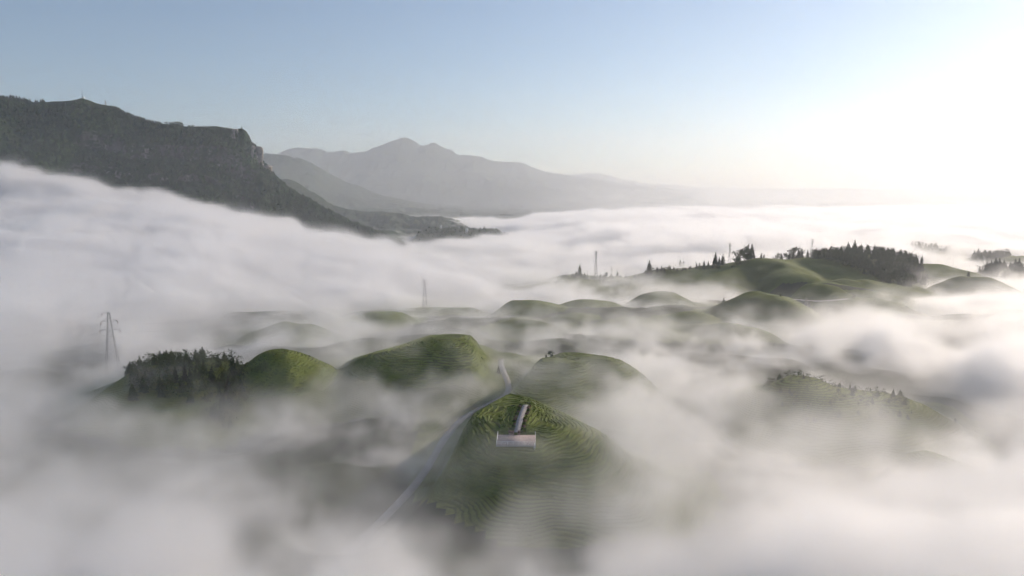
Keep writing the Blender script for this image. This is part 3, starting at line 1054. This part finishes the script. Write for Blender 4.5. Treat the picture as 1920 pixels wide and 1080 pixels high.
_, t1 = pylon(213, 706, 585, 330, 'nearest lattice pylon, legs fading into fog at far left', 3, 3.6, 3.0, 0.075, rz=0.35)
_, t2 = pylon(797, 580, 524, 575, 'lattice pylon of which only the head stands above the fog, in the middle', 2, 2.6, 1.6, 0.08, rz=0.2)
_, t3 = pylon(1117, 516, 471, 798, 'pale lattice pylon on the ridge beside the layered conifer', 2, 2.6, 1.5, 0.09, rz=0.2)
_, t4 = pylon(1367, 500, 455, 900, 'thin pylon in fog behind the pair of pointed conifers', 1, 3.0, 1.2, 0.10, rz=0.0)
_, t5 = pylon(1521, 486, 448, 905, 'faint lattice pylon behind the crest beside the wooded knoll', 2, 2.6, 1.5, 0.09, rz=0.4)
_, t6 = pylon(1510, 592, 560, 515, 'small dark pylon on the lit flank of the nearest dark dome', 2, 2.0, 0.9, 0.13, rz=1.0)
far_l = [Vector((-420, 250, -66)), Vector((-424, 250, -70)), Vector((-430, 250, -73))]
for k, nm in ((0, 'upper left'), (1, 'middle left'), (3, 'lower left')):
    wire(t1[min(k, len(t1) - 1)], far_l[min(k, 2)], 4.0, 0.02, 'thin cable running out of frame from the nearest pylon, ' + nm)
wire(t1[2], t2[1], 9, 0.02, 'long thin cable from the nearest pylon to the middle pylon, upper one')
wire(t1[4], t2[3], 9, 0.02, 'long thin cable from the nearest pylon to the middle pylon, lower one')
wire(t6[0], P(1440, 562, 560), 3, 0.05, 'dark cable running left from the small pylon on the dome')
wire(t6[1], P(1496, 551, 540), 1, 0.05, 'dark cable running up the slope from the small pylon on the dome')

# radio mast and small tower on the mountain skyline
y_ = float(np.interp(155, CU, CPY)); d_ = float(np.interp(155, CU, CD)); q = P(155, y_, d_)
e = empty('radio_mast', (q.x, q.y, q.z - 2), 0, label='thin radio mast on a white base at the mountain summit', category='mast')
MB().bar((0, 0, 0), (0, 0, 12), 0.7, 0.5, 8).bar((0, 0, 12), (0, 0, 25), 0.45, 0.2, 8).build('pole', M_STEEL, e)
MB().bar((-2.4, 0, 12), (2.4, 0, 12), 0.35).bar((0, 0, 18), (1.8, 0, 23), 0.25).bar((0, 0, 18), (-1.8, 0, 23), 0.25).build('antenna', M_STEEL, e)
MB().box((2.0, -1.0, 3.2), (6.5, 5, 3.4)).build('hut', M_WALLW, e)
y_ = float(np.interp(198, CU, CPY)); d_ = float(np.interp(198, CU, CD)); q = P(198, y_, d_)
e = empty('stone_tower', (q.x, q.y, q.z - 2), 0.3, label='small stubby tower on the skyline right of the mast', category='tower')
MB().bar((0, 0, 0), (0, 0, 12), 2.0, 1.6, 8).build('shaft', M_CONC, e)
MB().bar((0, 0, 12), (0, 0, 13), 2.0, 2.0, 8).bar((0, 0, 13), (0, 0, 15.5), 1.7, 0.2, 8).build('cap', M_ROOF, e)

# ------------------------------------------------------------------ village on the far spur
def house(px, py_, D_, w, d, h, roofh, label, flat=False, rz=0.0):
    q = P(px, py_, D_)
    e = empty('village_house', (q.x, q.y, q.z), rz, label=label, category='house', group='houses of the distant village')
    MB().box((0, 0, h / 2 - 4), (w, d, h + 8)).build('wall', M_WALLW, e)
    if flat:
        MB().box((0, 0, h + 0.25), (w + 0.8, d + 0.8, 0.5)).build('roof', M_CONC, e)
    else:
        mb = MB()
        a, b = w / 2 + 0.7, d / 2 + 0.7
        mb.v = [(-a, -b, h + 0.01), (a, -b, h + 0.01), (a, b, h + 0.01), (-a, b, h + 0.01), (-a, 0, h + roofh), (a, 0, h + roofh)]
        mb.f4 = [[0, 1, 5, 4], [2, 3, 4, 5], [3, 2, 1, 0]]
        mb.f3 = [[0, 4, 3], [1, 2, 5]]
        mb.build('roof', M_ROOF, e)
    for fl_ in range(int(h // 3)):
        for k in range(3):
            MB().box((-w * 0.3 + k * w * 0.3, -d / 2 - 0.02, 1.7 + fl_ * 3), (1.5, 0.16, 1.5)).build('window', M_GLASS, e)
    MB().box((0.0, -d / 2 - 0.03, 0.1), (1.3, 0.18, 2.2)).build('door', M_ROOF, e)


for (px, py_, D_, w, d, h, rh, fl_, lab) in [
        (875.5, 433, 2150, 7, 7, 9, 2, True, 'narrow tall white house above the village'),
        (872, 441, 2150, 8, 7, 4, 2, False, 'small white house at the left end of the village'),
        (900, 441, 2160, 12, 8, 6, 2.4, False, 'white house left in the village row'),
        (909, 442, 2160, 10, 9, 7, 2.6, False, 'white gabled house in the middle of the village row'),
        (918, 440, 2170, 14, 9, 8, 2, True, 'broad white house at the right end of the village row'),
        (890, 444, 2120, 11, 8, 5, 2.4, False, 'low grey-roofed house in front of the village row'),
        (912, 449, 2100, 13, 8, 5, 2.6, False, 'dark-roofed house nearest the fog below the village'),
        (931, 447, 2110, 12, 8, 5, 2.6, False, 'dark-roofed house at the right edge of the village by the fog'),
        (827, 425, 2400, 6, 5, 5, 2, True, 'tiny white house alone on the wooded ridge'),
        (843, 437, 2250, 7, 6, 4, 2, False, 'tiny white house in mist left of the village')]:
    house(px, py_, D_, w, d, h, rh, lab, fl_, random.uniform(-0.4, 0.4))
# the spur the village stands on
n1_, n2_ = 70, 34
sx0 = np.linspace(-330, 60, n1_); sy0 = np.linspace(1980, 2560, n2_)
SX, SY = np.meshgrid(sx0, sy0, indexing='ij')
tt = (SX + 330) / 390
SZ = np.interp(SY, [1980, 2080, 2150, 2260, 2400, 2560], [-166, -134, -122, -116, -122, -166]) + 5 * fbm2(SX / 40, SY / 40, 77, 3)
SZ = SZ + 6 * fbm2(SX / 90, SY / 90, 79, 3) - 44 * sstep((tt - 0.66) / 0.34) - 8 * sstep(tt) - 50 * sstep((0.12 - tt) / 0.12)
link('village_spur', mesh_np('village_spur', np.stack([SX, SY, SZ], -1), grid_faces(n1_, n2_), True), M_FLOOR, kind='structure', label='low spur carrying the distant village')
V_, Q_, T_, base = [], [], [], 0
for _ in range(420):
    a, b = random.randrange(n1_), random.randrange(4, n2_ - 4)
    vs, q, t = FAR[random.randrange(8)]
    h = random.uniform(5, 11); w = h * random.uniform(0.5, 0.9)
    V_.append(np.stack([vs[:, 0] * w + SX[a, b] + random.uniform(-3, 3), vs[:, 1] * w + SY[a, b] + random.uniform(-8, 8), vs[:, 2] * h + SZ[a, b] - 2], -1))
    Q_.append(q + base); T_.append(t + base); base += len(vs)
link('woodland', mesh_np('woodland', np.concatenate(V_), [np.concatenate(Q_), np.concatenate(T_)]), M_CANOPY, kind='stuff', label='scattered woods round the distant village')

# ------------------------------------------------------------------ road, track, path
def smooth_line(pts, n_):
    pts = [Vector(p) for p in pts]
    ext = [pts[0] * 2 - pts[1]] + pts + [pts[-1] * 2 - pts[-2]]
    out = []
    for i in range(1, len(ext) - 2):
        p0, p1, p2, p3 = ext[i - 1:i + 3]
        for k in range(n_):
            t = k / n_
            out.append(0.5 * ((2 * p1) + (p2 - p0) * t + (2 * p0 - 5 * p1 + 4 * p2 - p3) * t * t + (3 * p1 - p0 - 3 * p2 + p3) * t ** 3))
    out.append(pts[-1])
    return out


def strip(name, pts, width, mat, label, lift=0.03, thick=0.5):
    line = smooth_line(pts, 10)
    vs, fs = [], []
    for i, p in enumerate(line):
        d = (line[min(i + 1, len(line) - 1)] - line[max(i - 1, 0)])
        s = Vector((d.y, -d.x, 0)).normalized()
        for (o, dz) in ((-0.5, -thick), (-0.5, 0), (0.0, 0.02), (0.5, 0), (0.5, -thick)):
            vs.append(tuple(p + s * o * width + Vector((0, 0, lift + dz))))
    for i in range(len(line) - 1):
        for k in range(4):
            a = i * 5 + k
            fs.append((a, a + 1, a + 6, a + 5))
    return link(name, mesh_np(name, vs, np.array(fs)), mat, kind='structure', label=label)


strip('road', ROAD, 2.8, M_ROAD, 'grey concrete road curving round the platform hill')
strip('track', TRACK, 3.0, M_PATH, 'pale track between the dark domes at right')
strip('footpath', PATH, 1.9, M_PATH, 'pale footpath from the platform up the hill')

# ------------------------------------------------------------------ viewing platform
e = empty('viewing_platform', (PLAT.x, PLAT.y, PLAT.z), -0.03, label='pink paved viewing platform with white railings on the near hill', category='platform')
W_, L_ = 12.0, 9.0
MB().box((0, 0, -0.2), (W_, L_, 0.4)).build('deck', M_DECK, e)
MB().box((0, -L_ / 2 - 0.07, -0.22), (W_ + 0.1, 0.14, 0.36)).build('edge_beam', M_CONC, e)
for k in range(5):
    MB().box((-W_ / 2 + 0.4 + k * (W_ - 0.8) / 4, -L_ / 2 + 0.7, -2.0), (0.3, 0.3, 3.2)).build('column', M_CONC, e)
for k in range(8):
    x_ = -W_ / 2 + 0.12 + k * (W_ - 0.24) / 7
    MB().box((x_, -L_ / 2 + 0.1, 0.58), (0.10, 0.10, 1.1)).build('post', M_RAIL, e)
for k in range(1, 6):
    for s in (-1, 1):
        MB().box((s * (W_ / 2 - 0.12), -L_ / 2 + 0.1 + k * (L_ - 0.2) / 5, 0.58), (0.10, 0.10, 1.1)).build('post', M_RAIL, e)
for zz in (0.35, 0.72, 1.12):
    MB().box((0, -L_ / 2 + 0.1, zz), (W_ - 0.1, 0.07, 0.08)).build('rail', M_RAIL, e)
    for s in (-1, 1):
        MB().box((s * (W_ / 2 - 0.12), 0.06, zz + 0.005), (0.07, L_ - 0.16, 0.08)).build('rail', M_RAIL, e)
MB().box((W_ / 2 - 0.35, -L_ / 2 - 0.2, -0.6), (0.35, 0.35, 2.6)).build('corner_pillar', M_RAIL, e)


def shrub(x, y, z, r, mat, label, group=None, name='shrub', n_=70):
    vs, fs = [], []
    rr = random.Random(int(x * 97 + y * 31))
    for k in range(n_):
        d = Vector((rr.gauss(0, 1), rr.gauss(0, 1), abs(rr.gauss(0, 0.8)) + 0.1)).normalized() * rr.uniform(0.7, 1.0)
        t = d.cross(Vector((rr.gauss(0, 1), rr.gauss(0, 1), rr.gauss(0, 1)))).normalized(); s = d.cross(t)
        sz = rr.uniform(0.16, 0.3)
        i = len(vs)
        vs += [tuple((d - t * sz) * r), tuple((d + s * sz) * r), tuple((d + t * sz) * r), tuple((d - s * sz) * r)]
        fs.append((i, i + 1, i + 2, i + 3))
    e_ = empty(name, (x, y, z), 0, label=label, category='shrub')
    if group: e_['group'] = group
    link('foliage', mesh_np('foliage', vs, np.array(fs)), mat, e_)
    MB().bar((0, 0, -0.2), (0, 0, r * 0.6), 0.07 * r, 0.03 * r, 5).build('stem', M_BARK, e_)


NTH = ['first', 'second', 'third', 'fourth', 'fifth', 'sixth', 'seventh', 'eighth', 'ninth', 'tenth', 'eleventh', 'twelfth', 'thirteenth', 'fourteenth']
PL = smooth_line(PATH, 8)
for i, p in enumerate(PL[::2]):
    for s in (-1, 1):
        x_ = p.x + s * random.uniform(1.3, 1.9); y2 = p.y + random.uniform(-.4, .4)
        side = 'left' if s < 0 else 'right'
        shrub(x_, y2, p.z - 0.1, random.uniform(0.45, 0.8), M_LEAF if random.random() < 0.6 else M_FLOWER, ('shrub nearest the platform on the %s side of the footpath' if i == 0 else NTH[i] + ' shrub from the platform on the %s side of the footpath') % side, 'shrubs on the %s of the footpath' % side)
q = P(972, 753, 236)
shrub(q.x - 1.6, q.y, float(hz(q.x - 1.6, q.y)), 1.1, M_LEAF, 'left bush at the top end of the footpath')
q = P(990, 752, 236)
shrub(q.x, q.y, float(hz(q.x, q.y)), 1.3, M_LEAF, 'dark right bush at the top end of the footpath')
for i, (dx, dy, lab) in enumerate([(-2.0, 5.3, 'leftmost pale planter ball where footpath meets platform'), (-1.2, 4.9, 'pale planter ball second from left where footpath meets platform'), (0.9, 5.2, 'pale planter ball right of the footpath foot')]):
    e = empty('planter', (PLAT.x + dx, PLAT.y + dy, PLAT.z - 0.1), 0, label=lab, category='planter')
    MB().bar((0, 0, -0.2), (0, 0, 0.45), 0.34, 0.42, 10).build('pot', M_DECK, e)
    vs, fs = [], []
    for a in range(9):
        for b in range(12):
            th = math.pi * a / 8; ph = 2 * math.pi * b / 12
            rj = 0.48 * random.uniform(0.88, 1.1)
            vs.append((rj * math.sin(th) * math.cos(ph), rj * math.sin(th) * math.sin(ph), 0.85 + rj * math.cos(th)))
    for a in range(8):
        for b in range(12):
            fs.append((a * 12 + b, a * 12 + (b + 1) % 12, (a + 1) * 12 + (b + 1) % 12, (a + 1) * 12 + b))
    link('bush', mesh_np('bush', vs, np.array(fs)), M_FLOWER, e)

# ------------------------------------------------------------------ tea rows: clipped hedges along the contours of the near hills
def tea_rows(k, spacing, rmax, width, hgt):
    cx_, cy_, cz_, rx_, ry_ = HC[k]
    th = np.linspace(0, 2 * np.pi, 150, endpoint=False)
    rr = np.arange(0, rmax, 0.4)
    XX_ = cx_ + rr[None, :] * np.cos(th)[:, None]; YY_ = cy_ + rr[None, :] * np.sin(th)[:, None]
    H_ = hz(XX_, YY_)
    H_ = np.minimum.accumulate(H_ - rr[None, :] * 1e-4, axis=1)
    mean = H_.mean(0)
    n_ = 0
    par = HILL_OBJ[k]
    for r0 in np.arange(2.0, rmax * 0.92, spacing):
        lev = np.interp(r0, rr, mean)
        ok = H_[:, -1] < lev
        rad = np.array([np.interp(-lev, -H_[i], rr) for i in range(len(th))])
        rad = rad + 0.45 * vnoise2(np.cos(th) * 7 + r0 * 0.35, np.sin(th) * 7, 500 + k) + 0.12 * np.sin(th * 23 + r0)
        x_ = cx_ + rad * np.cos(th); y2 = cy_ + rad * np.sin(th)
        dr, _z = seg_dist(x_, y2, ROAD); dp, _z = seg_dist(x_, y2, PATH)
        ok &= (dr > 3.4) & (dp > 2.6)
        ok &= ~((np.abs(x_ - PLAT.x) < 7.4) & (np.abs(y2 - PLAT.y) < 6.2))
        ok &= (rad < rx_ * 1.25)
        if k == 1: ok &= (x_ > cx_ - 17)
        ok &= np.abs(np.roll(rad, 1) - rad) < 2.2
        # gaps of a metre or two where pickers pass
        ok &= ~(np.abs(((th * 8 + r0 * 1.7) % 6.283) - 3.1) < 0.10)
        ok &= vnoise2(x_ / 5.0, y2 / 5.0, 520 + k) > -0.62
        z_ = hz(x_, y2)
        prof = ((-0.5, -0.15), (-0.42, 0.75), (0.0, 1.0), (0.42, 0.75), (0.5, -0.15))
        vs = []
        for (o, hh) in prof:
            jit = 0.12 * rng.standard_normal(len(th)) + 0.12 * vnoise2(x_ / 3.0, y2 / 3.0, 530)
            vs.append(np.stack([x_ + np.cos(th) * o * width, y2 + np.sin(th) * o * width, z_ + hh * hgt + jit * (hh > 0) - o * 0.0], -1))
        vs = np.stack(vs, 1)
        # keep both feet of the hedge on the slope
        vs[:, 0, 2] = hz(vs[:, 0, 0], vs[:, 0, 1]) - 0.1; vs[:, 4, 2] = hz(vs[:, 4, 0], vs[:, 4, 1]) - 0.1
        fs = []
        m_ = len(th)
        for i in range(m_):
            j = (i + 1) % m_
            if ok[i] and ok[j]:
                for c in range(4): fs.append((i * 5 + c, i * 5 + c + 1, j * 5 + c + 1, j * 5 + c))
        if len(fs) < 24: continue
        link('tea_row', mesh_np('tea_row', vs.reshape(-1, 3), np.array(fs)), M_TEAROW, par)
        n_ += 1
    return n_


print('tea rows', tea_rows(0, 1.45, 46, 1.15, 0.45), tea_rows(1, 1.35, 34, 1.1, 0.45), tea_rows(3, 1.3, 46, 1.08, 0.34), tea_rows(4, 1.5, 40, 1.25, 0.32))

# ------------------------------------------------------------------ fog: a sea of cloud lapping the hills
def fog_material(name, albedo, g, dens=1.0):
    m = bpy.data.materials.new(name)
    m.use_nodes = True
    nt = m.node_tree
    nt.nodes.clear()
    out = nt.nodes.new('ShaderNodeOutputMaterial')
    pv = nt.nodes.new('ShaderNodeVolumePrincipled')
    pv.inputs['Color'].default_value = (*albedo, 1)
    pv.inputs['Density'].default_value = dens
    pv.inputs['Anisotropy'].default_value = g
    nt.links.new(pv.outputs[0], out.inputs['Volume'])
    return m


M_FOG = fog_material('fog', (0.97, 0.97, 0.975), 0.45, 0.02)   # grid values are stored fifty times larger

# height of the fog top: seen at px, distance, height relative to the drone, looseness (width of its soft edge)
TOPS = [
    # foreground
    (-200, 120, -58), (300, 120, -63), (700, 120, -67), (960, 118, -73), (1200, 120, -66), (1600, 120, -56), (2000, 120, -60),
    (100, 170, -72), (450, 170, -79), (700, 172, -90), (880, 165, -97), (1050, 165, -96), (1250, 175, -78), (1500, 180, -80), (1800, 180, -74),
    (-100, 230, -74), (200, 230, -80), (450, 235, -91.5), (650, 235, -95.5), (820, 230, -97.5), (960, 215, -95), (1080, 230, -83.5), (1250, 235, -79.5), (1450, 235, -91.5), (1650, 235, -92), (1850, 235, -88), (2050, 240, -67),
    # around the near hills
    (0, 300, -74), (200, 310, -79), (330, 290, -87.5), (430, 285, -93.5), (520, 290, -89.5), (620, 300, -79.5), (720, 300, -81.5), (820, 300, -89.5), (930, 310, -93.5), (1060, 290, -87.5), (1180, 310, -77.5),
    (1320, 300, -81.5), (1500, 255, -99), (1600, 262, -97), (1750, 300, -78), (1900, 300, -70),
    (0, 400, -68), (250, 400, -74), (420, 400, -81.5), (600, 390, -84.5), (760, 410, -86.5), (900, 400, -89.5), (1000, 420, -88.5), (1120, 400, -89.5), (1250, 400, -90.5), (1400, 400, -88.5), (1550, 420, -84), (1700, 400, -80), (1900, 400, -76),
    (0, 520, -68), (300, 520, -73.5), (550, 500, -85.5), (750, 530, -90.5), (900, 520, -90.5), (1060, 520, -96.5), (1200, 540, -100.5), (1330, 560, -100.5), (1440, 450, -89.5), (1500, 570, -112), (1620, 540, -98), (1750, 560, -92), (1900, 580, -90),
    # under and behind the ridge
    (0, 700, -66), (300, 700, -73.5), (600, 680, -85.5), (850, 680, -90.5), (1000, 700, -98.5), (1200, 700, -101.5), (1350, 700, -100.5), (1450, 720, -125), (1600, 720, -125), (1750, 740, -106), (1900, 760, -104),
    (0, 950, -50), (-100, 1120, -36), (80, 1120, -36), (220, 1120, -44), (300, 950, -64), (600, 950, -82), (900, 950, -96), (1100, 900, -100), (1300, 920, -90), (1450, 930, -92), (1600, 1060, -90), (1750, 960, -105), (1900, 980, -107),
    # sea of cloud
    (-200, 1250, -22), (0, 1300, -8), (150, 1350, -10), (300, 1400, -16), (450, 1420, -46), (600, 1400, -84), (750, 1400, -118), (900, 1300, -104), (1050, 1300, -92), (1250, 1300, -78), (1500, 1350, -78), (1800, 1350, -90), (2000, 1300, -90),
    (-100, 1600, 60), (40, 1600, 58), (160, 1600, 30), (280, 1620, -8), (400, 1650, -40), (520, 1680, -70), (640, 1750, -132), (740, 1800, -154), (850, 1900, -150), (950, 1900, -126), (1080, 1800, -96), (1300, 1800, -88), (1600, 1900, -86), (1900, 1900, -84),
    (600, 2500, -160), (800, 2400, -162), (920, 2500, -158), (1000, 2600, -110), (1100, 2600, -92), (1250, 2700, -86), (1500, 2700, -84), (1800, 2700, -82),
    (950, 3500, -150), (1030, 3400, -110), (1200, 3400, -88), (1400, 3500, -86), (1700, 3500, -86), (2000, 3500, -84),
]
TX = np.array([(t[0] - 960.0) / F * t[1] * 1.02 for t in TOPS]); TY = np.array([float(t[1]) for t in TOPS]); TZ = np.array([float(t[2]) for t in TOPS])


def fog_top(x, y):
    """inverse distance weighting in (bearing, log distance)"""
    b = x / y; l = np.log(y)
    num = 0; den = 0
    for tx, ty, tz in zip(TX, TY, TZ):
        d2 = ((b - tx / ty) * 2.2) ** 2 + ((l - math.log(ty)) * 1.6) ** 2 + 0.0025
        w = 1.0 / d2 ** 2
        num = num + w * tz; den = den + w
    return num / den


# bodies of cloud drifting over the ground (+) and gaps (-): px, py, distance, radii across / along / up, density
PUFFS = [
    (740, 800, 270, 26, 18, 11, 0.022), (640, 745, 285, 24, 18, 10, 0.020), (560, 800, 250, 24, 18, 12, 0.03),
    (212, 700, 322, 24, 16, 12, 0.06), (120, 760, 290, 26, 18, 12, 0.04), (1230, 820, 210, 28, 22, 13, 0.035), (1110, 800, 222, 16, 16, 10, 0.015), (1350, 740, 260, 30, 24, 12, 0.03),
    (800, 1030, 138, 13, 10, 7, 0.05), (620, 1020, 140, 18, 12, 9, 0.05), (350, 930, 160, 26, 18, 10, 0.04),
    (1450, 1000, 145, 26, 14, 9, 0.05), (1650, 930, 170, 28, 18, 10, 0.04), (1640, 610, 470, 60, 40, 12, 0.03), (1600, 640, 400, 60, 40, 14, 0.03),
    (1280, 540, 620, 40, 30, 8, 0.02), (1180, 530, 700, 50, 26, 8, 0.02), (1130, 620, 420, 30, 20, 7, 0.012),
    (960, 880, 195, 28, 16, 13, 0.014), (870, 860, 218, 20, 16, 10, 0.014), (820, 735, 300, 28, 16, 11, 0.022), (430, 755, 282, 42, 20, 11, 0.020), (1090, 705, 295, 28, 16, 10, 0.022), (285, 725, 285, 18, 14, 8, 0.04), (940, 690, 345, 9, 10, 6, 0.03),
    (1738, 850, 205, 12, 10, 9, -0.95), (660, 900, 205, 20, 18, 14, -0.9), (940, 950, 176, 26, 18, 16, -0.92), (420, 750, 285, 26, 18, 14, -0.8), (1050, 930, 190, 16, 14, 12, -0.7),
]


def fog_object(name, lo, hi, step, stepz, amp, scale, soft, rho, seed, veil, vtop, holes, gain, label):
    n = [int(round((hi[0] - lo[0]) / step)) + 1, int(round((hi[1] - lo[1]) / step)) + 1, int(round((hi[2] - lo[2]) / stepz)) + 1]
    ax = [np.linspace(lo[i], hi[i], n[i], dtype=np.float32) for i in range(3)]
    XX, YY = np.meshgrid(ax[0], ax[1], indexing='ij')
    T = fog_top(XX.astype(float), YY.astype(float)).astype(np.float32)
    X3 = XX[:, :, None] + np.zeros(n[2], np.float32); Y3 = YY[:, :, None] + np.zeros(n[2], np.float32)
    Z3 = np.zeros_like(X3) + ax[2]
    w1 = vnoise3(X3 / (scale * 0.9), Y3 / (scale * 0.9), Z3 / (scale * 0.5), seed + 50)
    w2 = vnoise3(X3 / (scale * 0.9), Y3 / (scale * 0.9), Z3 / (scale * 0.5), seed + 60)
    XW, YW = X3 + w1 * scale * 0.4, Y3 + w2 * scale * 0.4
    nn = fbm3(XW / scale, YW / scale, Z3 / (scale * 0.7), seed, 4, gain)
    bl = 0.55 - 2.2 * np.abs(fbm3(XW / (scale * 0.62), YW / (scale * 0.62), Z3 / (scale * 0.5), seed + 120, 4, gain))    # rounded billows
    nn = nn * 0.75 + bl * 0.45
    f = (T[:, :, None] + amp * 2.0 * nn - Z3) / soft
    d = rho * sstep(f) * (0.45 + 0.55 * sstep(f / 2.5))
    # torn veils of thin mist above the main bank
    n2 = fbm3((X3 + w2 * scale * 0.4) / (scale * 0.5), (Y3 + w1 * scale * 0.4) / (scale * 0.5), Z3 / (scale * 0.30), seed + 200, 4, 0.55)
    d = d + rho * veil * sstep((n2 + 0.10) / 0.34) * sstep((T[:, :, None] + vtop + amp * nn - Z3) / (vtop * 0.7))
    if holes:
        # rents in the fog over the hilly ground, where the dark valley shows through
        cv = fbm3(X3 / 36.0, Y3 / 36.0, Z3 / 50.0, 900, 4, 0.55)
        cv = sstep((cv + 0.10) / 0.45)
        low = sstep((-64.0 - T) / 14.0)[:, :, None]
        d = d * (1 - holes * low * (1 - cv))
    for (px, py, D, rx, ry, rz, k) in PUFFS:
        c = P(px, py, D)
        if not (lo[0] - rx < c.x < hi[0] + rx and lo[1] - ry < c.y < hi[1] + ry): continue
        q = np.sqrt(((X3 - c.x) / rx) ** 2 + ((Y3 - c.y) / ry) ** 2 + ((Z3 - c.z) / rz) ** 2)
        m = sstep((1.0 - q + 0.9 * nn) / 0.7)
        d = d + k * m if k > 0 else d * (1 + k * m)
    border = np.minimum(np.minimum(X3 - lo[0], hi[0] - X3), step * 3) / (step * 3)
    d = (d * border).astype(np.float32)
    d = np.maximum(d * 50, 0.002)
    return grid_object(name, lo, hi, n, (X3, Y3, Z3), d, label)


def mist_object(name, lo, hi, step, stepz, label):
    n = [int(round((hi[i] - lo[i]) / (step if i < 2 else stepz))) + 1 for i in range(3)]
    X3, Y3, Z3 = np.meshgrid(*[np.linspace(lo[i], hi[i], n[i], dtype=np.float32) for i in range(3)], indexing='ij')
    b = X3 / Y3
    d = 2.8e-4 * np.exp(-np.maximum(Z3 + 90, 0) / 130.0) * sstep((b + 0.04) / 0.24) + 0.9e-4 * np.exp(-np.maximum(Z3 + 90, 0) / 420.0) * sstep((b + 0.45) / 0.15)
    d = d * sstep((hi[2] - Z3) / 200) * sstep((Y3 - lo[1]) / 900) * (1 + 0.4 * fbm3(X3 / 900, Y3 / 900, Z3 / 200, 950, 3))
    return grid_object(name, lo, hi, n, (X3, Y3, Z3), np.maximum(d * 50, 1e-6).astype(np.float32), label)


def grid_object(name, lo, hi, n, pos3, d, label):
    X3, Y3, Z3 = pos3
    N = n[0] * n[1] * n[2]
    me = bpy.data.meshes.new(name)
    me.vertices.add(N)
    me.vertices.foreach_set('co', np.stack([X3, Y3, Z3], -1).reshape(-1))
    at = me.attributes.new('fog_density', 'FLOAT', 'POINT')
    at.data.foreach_set('value', d.reshape(-1))
    ob = link(name, me, M_FOG, kind='stuff', label=label)
    ng = bpy.data.node_groups.new(name, 'GeometryNodeTree')
    ng.interface.new_socket('Geometry', in_out='INPUT', socket_type='NodeSocketGeometry')
    ng.interface.new_socket('Geometry', in_out='OUTPUT', socket_type='NodeSocketGeometry')
    A, L = ng.nodes.new, ng.links.new
    gi, go = A('NodeGroupInput'), A('NodeGroupOutput')
    pos, sx = A('GeometryNodeInputPosition'), A('ShaderNodeSeparateXYZ')
    L(pos.outputs[0], sx.inputs[0])

    def mm(op, a, b=None):
        m = A('ShaderNodeMath'); m.operation = op
        for i, q in enumerate((a, b)):
            if q is None: continue
            if hasattr(q, 'is_linked'): L(q, m.inputs[i])
            else: m.inputs[i].default_value = q
        return m.outputs[0]
    ix = [mm('ROUND', mm('MULTIPLY', mm('SUBTRACT', sx.outputs[i], lo[i]), (n[i] - 1) / (hi[i] - lo[i]))) for i in range(3)]
    idx = mm('ADD', mm('MULTIPLY', mm('ADD', mm('MULTIPLY', ix[0], n[1]), ix[1]), n[2]), ix[2])
    na = A('GeometryNodeInputNamedAttribute'); na.data_type = 'FLOAT'; na.inputs[0].default_value = 'fog_density'
    si = A('GeometryNodeSampleIndex'); si.data_type = 'FLOAT'; si.domain = 'POINT'; si.clamp = True
    L(gi.outputs[0], si.inputs[0]); L(na.outputs[0], si.inputs[1]); L(idx, si.inputs['Index'])
    vc = A('GeometryNodeVolumeCube')
    L(si.outputs[0], vc.inputs['Density'])
    vc.inputs['Min'].default_value = lo; vc.inputs['Max'].default_value = hi
    for k, c in zip(n, 'XYZ'): vc.inputs['Resolution ' + c].default_value = k
    sm = A('GeometryNodeSetMaterial'); sm.inputs['Material'].default_value = M_FOG
    L(vc.outputs[0], sm.inputs[0]); L(sm.outputs[0], go.inputs[0])
    md = ob.modifiers.new('fog', 'NODES'); md.node_group = ng
    print(name, n, N)
    return ob


fog_object('fog', (-345, 70, -120), (405, 430, -36), 3.0, 3.0, 9.0, 23.0, 5.0, 0.11, 300, 0.19, 30.0, 0.88, 0.67, 'near fog that laps round the closest tea hills')
fog_object('fog', (-720, 430, -132), (860, 1100, -24), 5.5, 4.0, 9.0, 36.0, 5.5, 0.10, 300, 0.09, 22.0, 0.6, 0.67, 'drifting fog between the farther hills and the ridge')
fog_object('fog', (-2500, 1100, -164), (2900, 3800, 110), 15.0, 8.0, 21.0, 105.0, 11.0, 0.05, 400, 0.05, 24.0, 0.0, 0.5, 'sea of cloud filling the valley beyond the ridge')
mist_object('fog', (-5600, 3830, -164), (9000, 13000, 900), 180.0, 50.0, 'thin far mist that hides the foot of the ranges at right')

# ------------------------------------------------------------------ haze: the air itself
M_HAZE = fog_material('haze', (0.87, 0.925, 1.0), 0.40, 0.78e-4)
hb = MB().box((0, 7000, 515), (31600, 17800, 1362))
hb.build('haze', M_HAZE, kind='stuff', label='thin morning haze over the whole valley')
